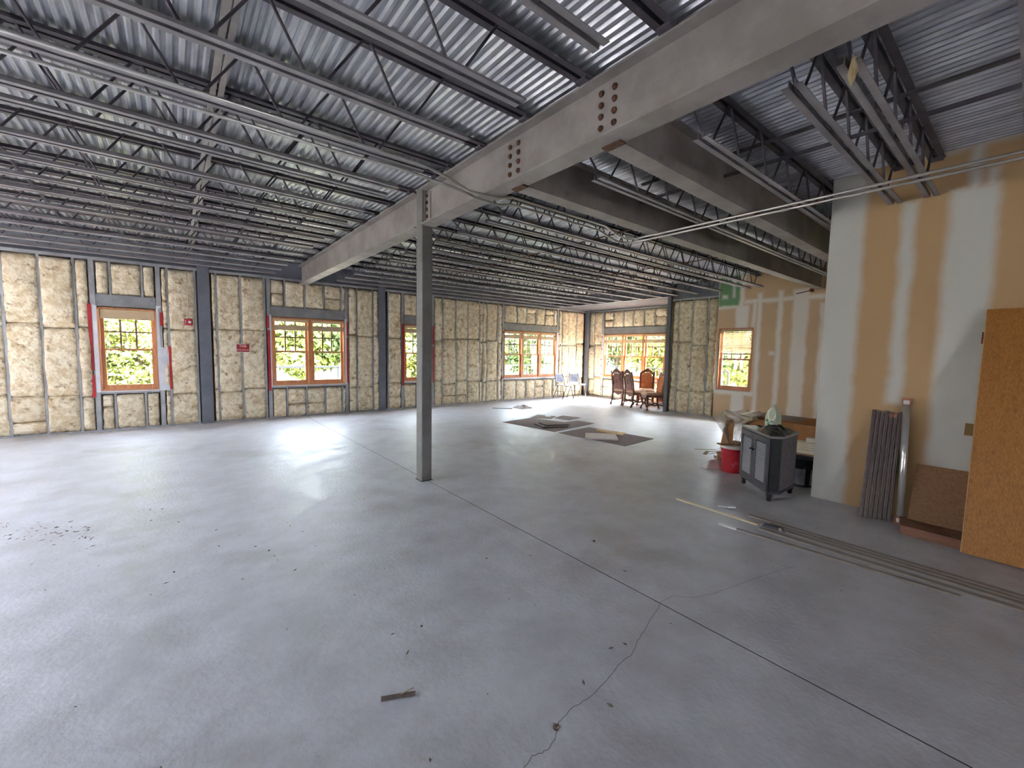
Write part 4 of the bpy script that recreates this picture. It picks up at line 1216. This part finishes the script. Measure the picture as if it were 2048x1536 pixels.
for j, (py, xa, xb_) in enumerate(rows):
    for i in range(N + 1):
        px = xa + (xb_ - xa) * i / N
        X = 7.20 + 0.10 * math.sin(i * 0.9 + j * 0.5) * 0.5 + 0.05 * noise.noise(Vector((i * 0.8, j * 0.9, 3))) + 0.06 * (i / N)
        p = on_plane(px, py, 0, X)
        vs.append(tuple(p))
fs = [(j * (N + 1) + i, j * (N + 1) + i + 1, (j + 1) * (N + 1) + i + 1, (j + 1) * (N + 1) + i) for j in range(len(rows) - 1) for i in range(N)]
# the film runs back over the crate and down to the floor
o_ = len(vs)
for i in range(N + 1):
    px = rows[0][1] + (rows[3][2] - rows[0][1]) * i / N
    q = on_plane(rows[3][1] + (rows[3][2] - rows[3][1]) * i / N, 834, 0, 7.25)
    vs.append((8.1, q.y - 0.1, 0.57 + 0.03 * math.sin(i * 1.7)))
fs += [(3 * (N + 1) + i, 3 * (N + 1) + i + 1, o_ + i + 1, o_ + i) for i in range(N)]
o2 = len(vs)
for i in range(N + 1):
    v = vs[(len(rows) - 1) * (N + 1) + i]
    vs.append((v[0] - 0.06 + 0.03 * math.sin(i * 2.1), v[1] + 0.03 * math.sin(i * 1.3), 0.004))
fs += [((len(rows) - 1) * (N + 1) + i, (len(rows) - 1) * (N + 1) + i + 1, o2 + i + 1, o2 + i) for i in range(N)]
film = solo('plastic_film', MB().add(vs, fs), M['film'], 'clear crumpled plastic film standing over the cardboard crate', 'plastic film', smooth=False)
solo('film_scrap', crumple([(7.45, 2.25), (7.45, 2.75), (7.9, 2.8), (8.0, 2.2)], 0.552, 0.05, 8, 5), M['film'], 'flat crumpled film scrap over the crate rim', 'plastic film')
solo('cardboard_sheet', MB().slab([(7.18, 3.05, 0.004), (7.18, 3.25, 0.004), (7.26, 3.22, 0.52), (7.26, 3.08, 0.50)], (0.006, 0, 0)), M['cardboard'], 'narrow cardboard sheet standing inside the plastic film', 'cardboard')
for k in range(4):
    z = 0.205 + k * 0.032
    solo('primed_board', MB().box(7.02 + 0.004 * k, 7.22, 1.70, 2.16 - 0.01 * k, z, z + 0.028), M['whitewood'], 'cream primed board in the small stack beside the crate, %s from the bottom' % ORD[k], 'board', 'stacked primed boards')
solo('foam_block', MB().box(7.06, 7.2, 1.72, 1.99, 0.334, 0.40), M['whitewood'], 'speckled cream block on top of the primed boards', 'block')
wf = thing('timber_cradle', 'low wooden cradle carrying the primed boards', 'cradle', (7.12, 1.95, 0))
part('panel', MB().box(7.05, 7.2, 1.76, 2.14, 0.0, 0.175), M['particle'], wf)
part('top_rail', MB().box(7.03, 7.22, 1.72, 2.16, 0.175, 0.204), M['whitewood'], wf)
part('end_post', MB().box(7.03, 7.06, 1.72, 1.76, 0.0, 0.175), M['whitewood'], wf)
def scrap(px, py, L, w, th, ang, m, label, cat='scrap', z=0.0, group=None):
    p = fl(px, py)
    d = Vector((math.cos(ang), math.sin(ang), 0)) * L / 2
    return solo('scrap', MB().bar((p.x - d.x, p.y - d.y, z + th / 2 + 0.001), (p.x + d.x, p.y + d.y, z + th / 2 + 0.001), w, th), m, label, cat, group)
for k, (px, py, L, w, ang) in enumerate(((1410, 899, 0.34, 0.03, -0.7), (1412, 906, 0.24, 0.05, 0.3), (1431, 903, 0.22, 0.03, -0.5), (1432, 914, 0.14, 0.06, 0.5), (1425, 907, 0.2, 0.02, -0.2))):
    o = scrap(px, py, L, w, 0.008, ang, M['particle'] if k % 2 else M['whitewood'], 'thin splintered wood scrap on the floor near the red bucket', group='splinters near the red bucket')
solo('cardboard_sheet', MB().slab([tuple(fl(1437, 924)), tuple(fl(1452, 921)), (6.02, 2.66, 0.20), (6.08, 2.80, 0.17)], (0.008, 0.0, 0.004)), M['cardboard'], 'small tan cardboard flap propped against the red bucket', 'cardboard')
M['cloth'] = mat('white_cloth', lin(226, 220, 216), 0.8)
q = [fl(1403, 932), fl(1412, 938), fl(1440, 938), fl(1449, 934), fl(1447, 927), fl(1430, 925), fl(1415, 928)]
solo('white_bag_scrap', crumple([(p.x, p.y) for p in q], 0.0, 0.10, 8, 9), M['cloth'], 'crumpled white bag scrap on the floor beside the red bucket', 'bag scrap', smooth=True)

# ------------------------------------------------------------------ floor clutter
M['carpet'] = mat('brown_carpet', lin(144, 127, 123), 0.95, 0, lin(124, 108, 104), 30, 5, 0.3, 200)
def sheet(name, px, label, cat, m, th=0.007, z=0.0, group=None):
    p = [fl(a, c, z) for a, c in px]
    return solo(name, MB().slab([(q.x, q.y, z + 0.001) for q in p], (0, 0, th)), m, label, cat, group)
sheet('carpet_scrap', ((1005.5, 844.4), (1108.4, 863.9), (1189, 847.2), (1154.8, 841.8), (1128.9, 845.3), (1064, 835.9)), 'large L-shaped brown carpet scrap with folded strips lying on it', 'carpet scrap', M['carpet'])
sheet('carpet_scrap', ((1061.5, 835.6), (1075, 829.7), (1112, 832.9), (1103, 837.9)), 'small brown carpet scrap with a white paper on it', 'carpet scrap', M['carpet'])
sheet('carpet_scrap', ((1108.5, 836.2), (1125, 831.6), (1161.3, 835.7), (1138, 840.7)), 'small bare brown carpet scrap beside the L-shaped one', 'carpet scrap', M['carpet'])
sheet('carpet_scrap', ((1117.7, 866.3), (1178, 854.8), (1307, 877.8), (1250.4, 892.8)), 'rectangular brown carpet scrap with two boards on it', 'carpet scrap', M['carpet'])
sheet('white_paper', ((1090, 831.4), (1101, 831.8), (1102, 833.2), (1091, 833)), 'white paper lying on the small carpet scrap', 'paper', M['white'], 0.003, 0.009)
zz = 0.009
def flat_board(px, label, m, th, z=zz):
    p = [fl(a, c, z) for a, c in px]
    return solo('board', MB().slab([(q.x, q.y, z) for q in p], (0, 0, th)), m, label, 'board')
M['paleboard'] = mat('pale_grey_board', lin(206, 194, 190), 0.6, 0, lin(192, 178, 172), 5, 4, stretch=(1, 8, 1))
flat_board(((1170, 878), (1171, 867.8), (1231, 870), (1236.5, 881)), 'pale grey board on the rectangular carpet scrap', M['paleboard'], 0.022)
flat_board(((1190, 861.8), (1196, 859.5), (1251, 867.5), (1243, 871.5)), 'tan board at the edge of the rectangular carpet scrap', M['pine'], 0.02)
fs_ = thing('folded_strip', 'dark edged folded carpet strip on the L-shaped scrap', 'carpet strip', tuple(fl(1110, 856)))
for a, c, d in (((1072, 850), (1090, 857.5), 0.06), ((1090, 857), (1138, 855), 0.10), ((1080, 848), (1096, 853), 0.05), ((1094, 853), (1139, 851.5), 0.10)):
    p = fl(*a); q = fl(*c)
    part('strip', MB().bar((p.x, p.y, 0.035), (q.x, q.y, 0.035), 0.09, 0.012, (0, 0, 1)), M['carpet'], fs_)
    part('strip_edge', MB().bar((p.x - 0.05, p.y - 0.02, 0.03), (q.x - 0.05, q.y - 0.02, 0.03), 0.02, 0.02), M['cabdark'], fs_)
# trim strips lying along the partition
M['strip'] = mat('greyed_strip', lin(150, 142, 134), 0.7, 0, lin(136, 128, 120), 5, 5, stretch=(8, 1, 1))
M['cream'] = mat('cream_strip', lin(226, 212, 178), 0.5)
def strip(a, c, w, m, label, group=None, tip=None):
    a = Vector((a[0], a[1], 0)); c = Vector((c[0], c[1], 0))
    t = thing('floor_strip', label, 'trim strip', (a.x, a.y, 0), group)
    part('strip', MB().bar((a.x, a.y, 0.007), (c.x, c.y, 0.007), w, 0.012), m, t)
    if tip:
        b_ = a.lerp(c, tip[0])
        part('clean_end', MB().bar((a.x, a.y, 0.0075), (b_.x, b_.y, 0.0075), w + 0.001, 0.0128), tip[1], t)
    return t
a = fl(1354, 998.5); 
strip((a.x, a.y), (4.165, 1.50), 0.036, M['cream'], 'cream trim strip pointing toward the carpet scraps')
a = fl(1438, 1049)
strip((a.x, a.y), (3.99, 0.2), 0.036, M['strip'], 'long grey strip with a clean white end', None, (0.10, M['white']))
for k_, (x0, x1, y0_) in enumerate(((4.345, 4.30, 1.66), (4.275, 4.235, 1.44), (4.205, 4.165, 1.28), (4.085, 4.09, 1.46))):
    strip((x0, y0_), (x1, -1.9), 0.046 if x0 > 4.2 else 0.05, M['strip'], 'long dusty grey strip on the floor, %s from the partition' % ORD[k_], 'dusty strips along the partition')
brk = thing('metal_bracket', 'short grey metal channel lying on the dusty strips', 'bracket', (4.14, 1.37, 0.014))
p = fl(1526, 1054); q = fl(1564, 1064)
part('channel_web', MB().bar((p.x, p.y, 0.032), (q.x, q.y, 0.032), 0.05, 0.003), M['cabgrey'], brk)
for s_ in (-0.024, 0.024):
    part('channel_flange', MB().bar((p.x + s_, p.y, 0.023), (q.x + s_, q.y, 0.023), 0.003, 0.018), M['cabgrey'], brk)
part('end_clip', MB().box(p.x - 0.02, p.x + 0.02, p.y - 0.005, p.y + 0.01, 0.014, 0.036), M['conduit'], brk)
part('end_clip', MB().box(q.x - 0.028, q.x - 0.012, q.y - 0.005, q.y + 0.02, 0.014, 0.036), M['conduit'], brk)
w1s = fl(1436, 1014); w2s = fl(1464, 1017)
ws = thing('white_plastic_rod', 'short white plastic rod with a small flared end on the floor', 'rod', (w1s.x, w1s.y, 0))
part('shaft', MB().tube([(w1s.x, w1s.y, 0.009), (w2s.x, w2s.y, 0.009)], 0.007, 8), M['white'], ws, smooth=True)
part('flared_end', MB().bar((w2s.x - 0.03, w2s.y + 0.03, 0.011), (w2s.x + 0.03, w2s.y - 0.02, 0.011), 0.015, 0.018), M['white'], ws)
# splintered stick and clump near the crack
M['oldwood'] = mat('old_wood_stick', lin(120, 108, 100), 0.9, 0, lin(92, 82, 76), 30, 4)
a = fl(762, 1401); c = fl(831, 1389)
sk = thing('wood_stick', 'splintered wood stick lying on the bare floor', 'stick', (a.x, a.y, 0))
part('stick_body', MB().bar((a.x, a.y, 0.007), (c.x, c.y, 0.007), 0.016, 0.012), M['oldwood'], sk)
c2_ = fl(828, 1382)
part('splinter', MB().tube([(a.x * 0.45 + c.x * 0.55, a.y * 0.45 + c.y * 0.55, 0.012), (a.x * .25 + c.x * .75, a.y * .25 + c.y * .75 + 0.012, 0.012), (c2_.x, c2_.y, 0.016)], 0.0025, 5), M['paper'], sk)
M['clump'] = mat('dirt_clump', lin(84, 66, 52), 0.95, 0, lin(150, 134, 118), 60, 3)
def clump(px, py, r, label):
    p = fl(px, py)
    mb = MB()
    rr = random.Random(px)
    vs = []
    for i in range(5):
        for k in range(9):
            a_ = 2 * math.pi * k / 9; e = i / 4 * math.pi / 2
            rad = r * math.cos(e) * rr.uniform(0.6, 1.3)
            vs.append((p.x + rad * math.cos(a_), p.y + rad * math.sin(a_), max(0.0008, 0.8 * r * math.sin(e) * rr.uniform(0.6, 1.3))))
    fs = [(i * 9 + k, i * 9 + (k + 1) % 9, (i + 1) * 9 + (k + 1) % 9, (i + 1) * 9 + k) for i in range(4) for k in range(9)]
    mb.add(vs, fs)
    return solo('dirt_clump', mb, M['clump'], label, 'dirt clump')
clump(1111, 1455, 0.016, 'dirt clump sitting on the crack in the floor')
clump(843, 1253, 0.008, 'tiny pale clod on the bare floor')
clump(1188, 1083, 0.014, 'small dark clod beside the saw cut')
mb = MB(); p = fl(1045, 816)
solo('crumpled_paper', crumple([(p.x - 0.22, p.y - 0.2), (p.x + 0.2, p.y - 0.2), (p.x + 0.25, p.y + 0.15), (p.x - 0.2, p.y + 0.2)], 0.0, 0.09, 6, 21), M['cloth'], 'crumpled white paper on the floor out beyond the carpet scraps', 'paper')
p = fl(1005, 817)
solo('flat_scrap', MB().bar((p.x - 0.2, p.y + 0.18, 0.006), (p.x + 0.2, p.y - 0.18, 0.006), 0.06, 0.01), M['oldwood'], 'flat brown scrap on the floor near the long stud wall', 'scrap')
# dust, chips and fibre crumbs
rr = random.Random(5)
mb = MB()
def chip(x, y, s):
    a_ = rr.uniform(0, 6.28); L = s * rr.uniform(0.6, 1.8); W = s * rr.uniform(0.3, 0.8); h = s * rr.uniform(0.15, 0.5)
    ca, sa = math.cos(a_), math.sin(a_)
    mb.add([(x + ca * L, y + sa * L, 0.0004), (x - sa * W, y + ca * W, 0.0004), (x - ca * L, y - sa * L, 0.0004), (x + sa * W, y - ca * W, 0.0004), (x, y, h)], [(0, 1, 4), (1, 2, 4), (2, 3, 4), (3, 0, 4)])
for (px, py) in ((300, 1019), (324, 1018), (302, 1041), (357, 1044), (432, 1060), (478, 1070), (511, 1093), (538, 1101), (549, 1112), (555, 1120), (438, 1092), (559, 1008), (580, 1051), (605, 1063), (348, 1144), (332, 1166), (485, 1158), (590, 1140), (90, 1180), (63, 1128), (140, 1044), (110, 1065), (785, 1268), (815, 1305), (1060, 1111), (973, 1117), (709, 1190), (1222, 1296), (1250, 1288), (1220, 1410), (860, 1520), (1250, 1142), (1200, 1117), (1167, 1365), (1430, 960), (1445, 962), (1470, 978), (1428, 997), (1640, 1003), (1575, 890), (1290, 905), (1235, 895), (1005, 870), (1020, 890), (1080, 905)):
    p = fl(px, py); chip(p.x, p.y, 0.010 + 0.004 * rr.random())
for _ in range(70):
    p = fl(rr.uniform(0, 190), rr.uniform(1042, 1092)); chip(p.x, p.y, rr.uniform(0.005, 0.016))
for _ in range(420):
    chip(rr.uniform(-2.5, 9.5), rr.uniform(0.6, 10.2), rr.uniform(0.003, 0.008))
d = part('floor_debris', mb, M['clump'])
tag(d, 'scattered dark crumbs and chips over the concrete floor', 'debris', kind='stuff')
mb = MB()
for _ in range(260):
    x = rr.uniform(-2.2, 10.3)
    chip(x, YA - 0.04 - abs(rr.gauss(0, 0.09)), rr.uniform(0.01, 0.03))
d = part('fibre_crumbs', mb, M['insul'])
tag(d, 'tan fibreglass crumbs along the foot of the stud wall', 'debris', kind='stuff')

# ------------------------------------------------------------------ chairs
M['carved'] = mat('carved_dark_wood', lin(136, 90, 78), 0.45, 0, lin(108, 68, 60), 8, 5, 0.15, 30)
M['uphol'] = mat('rust_tapestry', lin(186, 112, 72), 0.9, 0, lin(210, 148, 106), 26, 4, 0.1, 120)
M['seatcl'] = mat('tan_seat_cloth', lin(206, 168, 138), 0.9, 0, lin(186, 146, 116), 20, 4)
def carved_chair():
    t = thing('carved_chair', '', 'chair', (0, 0, 0), 'carved dining chairs')
    for s in (-1, 1):
        # rear leg continues as the raked back stile
        part('back_stile', MB().tube([(s * 0.21, -0.30, 0.0), (s * 0.205, -0.25, 0.12), (s * 0.20, -0.215, 0.42), (s * 0.20, -0.235, 0.62), (s * 0.205, -0.285, 0.90), (s * 0.21, -0.315, 1.03), (s * 0.222, -0.325, 1.05)], [0.028, 0.024, 0.030, 0.026, 0.024, 0.022, 0.012], 8), M['carved'], t, smooth=True)
        part('front_leg', MB().tube([(s * 0.235, 0.235, 0.0), (s * 0.225, 0.225, 0.05), (s * 0.195, 0.20, 0.16), (s * 0.215, 0.225, 0.30), (s * 0.225, 0.235, 0.40)], [0.034, 0.024, 0.022, 0.034, 0.038], 8), M['carved'], t, smooth=True)
        part('side_rail', MB().box(s * 0.225 - 0.014, s * 0.225 + 0.014, -0.21, 0.22, 0.36, 0.435), M['carved'], t)
        part('side_stretcher', MB().tube([(s * 0.208, -0.25, 0.13), (s * 0.18, -0.1, 0.16), (s * 0.17, 0.0, 0.13), (s * 0.18, 0.1, 0.16), (s * 0.20, 0.20, 0.13)], [0.018, 0.022, 0.018, 0.022, 0.018], 7), M['carved'], t, smooth=True)
    # scalloped aprons
    for nm, y in (('front_apron', 0.225), ('rear_apron', -0.215)):
        pl_ = [(-0.21, y, 0.435), (0.21, y, 0.435), (0.21, y, 0.34), (0.15, y, 0.36), (0.08, y, 0.33), (0.0, y, 0.30), (-0.08, y, 0.33), (-0.15, y, 0.36), (-0.21, y, 0.34)]
        part(nm, MB().slab(pl_, (0, 0.026, 0)), M['carved'], t)
    part('cross_stretcher', MB().tube([(-0.18, 0.02, 0.14), (-0.08, 0.02, 0.18), (0.0, 0.02, 0.15), (0.08, 0.02, 0.18), (0.18, 0.02, 0.14)], [0.018, 0.026, 0.022, 0.026, 0.018], 7), M['carved'], t, smooth=True)
    mb = MB()
    seg = 8; vs = []
    for j in range(seg + 1):
        for i in range(seg + 1):
            u = -1 + 2 * i / seg; v = -1 + 2 * j / seg
            e = min(1 - abs(u) ** 4, 1 - abs(v) ** 4)
            vs.append((u * 0.245, 0.015 + v * 0.245, 0.435 + 0.055 * max(0, e) ** 0.5))
    mb.add(vs, [(j * 9 + i, j * 9 + i + 1, j * 9 + i + 10, j * 9 + i + 9) for j in range(8) for i in range(8)])
    mb.box(-0.245, 0.245, -0.23, 0.26, 0.425, 0.437)
    part('seat_cushion', mb, M['seatcl'], t, smooth=True)
    def bk(x, z, off=0.0):
        f = (z - 0.50) / 0.55
        return (x, -0.222 - 0.10 * max(0, f) ** 1.2 + off, z)
    # upholstered face, rounded top
    poly = [bk(-0.165, 0.50, 0.012), bk(0.165, 0.50, 0.012), bk(0.165, 0.86, 0.012), bk(0.14, 0.92, 0.012), bk(0.07, 0.965, 0.012), bk(0, 0.975, 0.012), bk(-0.07, 0.965, 0.012), bk(-0.14, 0.92, 0.012), bk(-0.165, 0.86, 0.012)]
    part('back_upholstery', MB().slab(poly, (0, 0.028, 0.006)), M['uphol'], t)
    # wavy splat behind it with gaps beside the stiles
    L_ = [(0.52, 0.115), (0.58, 0.13), (0.64, 0.105), (0.70, 0.14), (0.74, 0.145), (0.79, 0.10), (0.86, 0.125), (0.92, 0.12), (0.965, 0.10)]
    poly = [bk(-w, z, -0.012) for z, w in L_] + [bk(w, z, -0.012) for z, w in reversed(L_)]
    part('back_splat', MB().slab(poly, (0, 0.016, 0.003)), M['carved'], t)
    for s in (-1, 1):
        L2 = [(0.52, 0.150), (0.60, 0.165), (0.66, 0.140), (0.73, 0.172), (0.80, 0.138), (0.88, 0.165), (0.955, 0.15)]
        poly = [bk(s * w, z, -0.012) for z, w in L2] + [bk(s * 0.19, 0.955, -0.012), bk(s * 0.19, 0.52, -0.012)]
        part('side_scroll', MB().slab(poly, (0, 0.014, 0.003)), M['carved'], t)
        for z in (0.70, 0.77):
            p_ = bk(s * 0.035, z, -0.016)
            part('eye_shade_patch', MB().box(p_[0] - 0.012, p_[0] + 0.012, p_[1] - 0.002, p_[1] + 0.004, z - 0.010, z + 0.010), M['cabdark'], t)  # dark block imitates the shade inside a pierced hole
    part('lower_back_rail', MB().bar(bk(-0.2, 0.515), bk(0.2, 0.515), 0.04, 0.06), M['carved'], t)
    cr_ = [(-0.20, 0.93), (-0.185, 1.0), (-0.16, 0.985), (-0.135, 1.035), (-0.11, 1.03), (-0.085, 1.075), (-0.06, 1.065), (-0.04, 1.105), (-0.015, 1.09), (0.0, 1.115), (0.015, 1.09), (0.04, 1.105), (0.06, 1.065), (0.085, 1.075), (0.11, 1.03), (0.135, 1.035), (0.16, 0.985), (0.185, 1.0), (0.20, 0.93), (0.14, 0.935), (0.07, 0.98), (0.0, 0.99), (-0.07, 0.98), (-0.14, 0.935)]
    part('crest_rail', MB().slab([bk(x, z, -0.02) for x, z in cr_], (0, 0.04, 0.008)), M['carved'], t)
    return t
proto = carved_chair()
def place(o, x, y, fx, fy):
    o.location = (x, y, 0)
    o.rotation_euler = (0, 0, math.atan2(fy, fx) - math.pi / 2)
labs = ['carved dark chair with its pierced back to the room, furthest from the steel post', 'carved dark chair with its pierced back to the room, beside the rust tapestry chairs', 'carved chair showing its rust tapestry back, in front of the bay window', 'carved chair showing its rust tapestry back, next to the steel post']
spots = [(10.80, 7.93, 1.0, -0.06), (10.68, 7.38, 0.94, -0.33), (11.42, 7.52, -0.86, -0.50), (10.51, 6.71, -0.82, 0.57)]
for i, s_ in enumerate(spots):
    o = proto if i == 0 else copy_tree(proto)
    o['label'] = labs[i]
    place(o, *s_)
M['orange'] = mat('orange_wood', lin(206, 104, 48), 0.5, 0, lin(184, 86, 36), 6, 4)
ob = thing('wooden_rack', 'small orange wood rack between the tapestry chairs under the window', 'rack', (11.7, 7.3, 0))
for y in (7.02, 7.28):
    part('upright', MB().box(11.70, 11.74, y, y + 0.04, 0.0, 0.80), M['orange'], ob)
for z in (0.10, 0.38, 0.60, 0.74):
    part('shelf', MB().box(11.68, 11.78, 7.02, 7.32, z, z + 0.04), M['orange'], ob)
part('panel', MB().box(11.755, 11.765, 7.04, 7.30, 0.10, 0.55), M['orange'], ob)

M['frameblk'] = mat('chair_frame_dark', lin(60, 56, 56), 0.4, 0.4)
M['silver'] = mat('silver_vinyl', lin(176, 180, 196), 0.4, 0, lin(140, 144, 164), 5, 3)
M['seatwhite'] = mat('worn_seat', lin(214, 200, 190), 0.7, 0, lin(196, 178, 164), 12, 4)
def stack_chair():
    t = thing('stacking_chair', '', 'chair', (0, 0, 0), 'stacking chairs in the corner')
    for s in (-1, 1):
        part('back_tube', MB().tube([(s * 0.20, -0.19, 0.44), (s * 0.195, -0.225, 0.52), (s * 0.185, -0.28, 0.76), (s * 0.175, -0.295, 0.83), (s * 0.14, -0.30, 0.85)], 0.011, 7), M['frameblk'], t, smooth=True)
        part('rear_leg', MB().tube([(s * 0.19, -0.10, 0.43), (s * 0.22, -0.33, 0.0)], 0.011, 7), M['frameblk'], t, smooth=True)
        part('front_leg', MB().tube([(s * 0.19, 0.12, 0.43), (s * 0.22, 0.24, 0.0)], 0.011, 7), M['frameblk'], t, smooth=True)
        part('seat_tube', MB().tube([(s * 0.20, -0.19, 0.44), (s * 0.20, 0.19, 0.43)], 0.011, 7), M['frameblk'], t, smooth=True)
    part('back_pad', MB().slab([(-0.165, -0.255, 0.56), (0.165, -0.255, 0.56), (0.16, -0.300, 0.83), (-0.16, -0.300, 0.83)], (0, 0.022, 0.004)), M['silver'], t, bevel=0.006)
    part('back_cover', MB().slab([(-0.16, -0.262, 0.57), (0.16, -0.262, 0.57), (0.155, -0.305, 0.82), (-0.155, -0.305, 0.82)], (0, 0.006, 0.001)), M['silver'], t)
    part('seat_pad', MB().box(-0.205, 0.205, -0.20, 0.21, 0.44, 0.475), M['seatwhite'], t, bevel=0.012)
    part('brace', MB().tube([(-0.20, -0.2, 0.24), (0.20, -0.2, 0.24)], 0.007, 6), M['frameblk'], t)
    return t
pr = stack_chair()
pr['label'] = 'metal stacking chair with silver back beside the triple window'
place(pr, 10.42, 10.06, 1.0, 0.05)
o = copy_tree(pr)
o['label'] = 'metal stacking chair with silver back close to the corner post'
place(o, 11.08, 10.06, 0.95, 0.22)
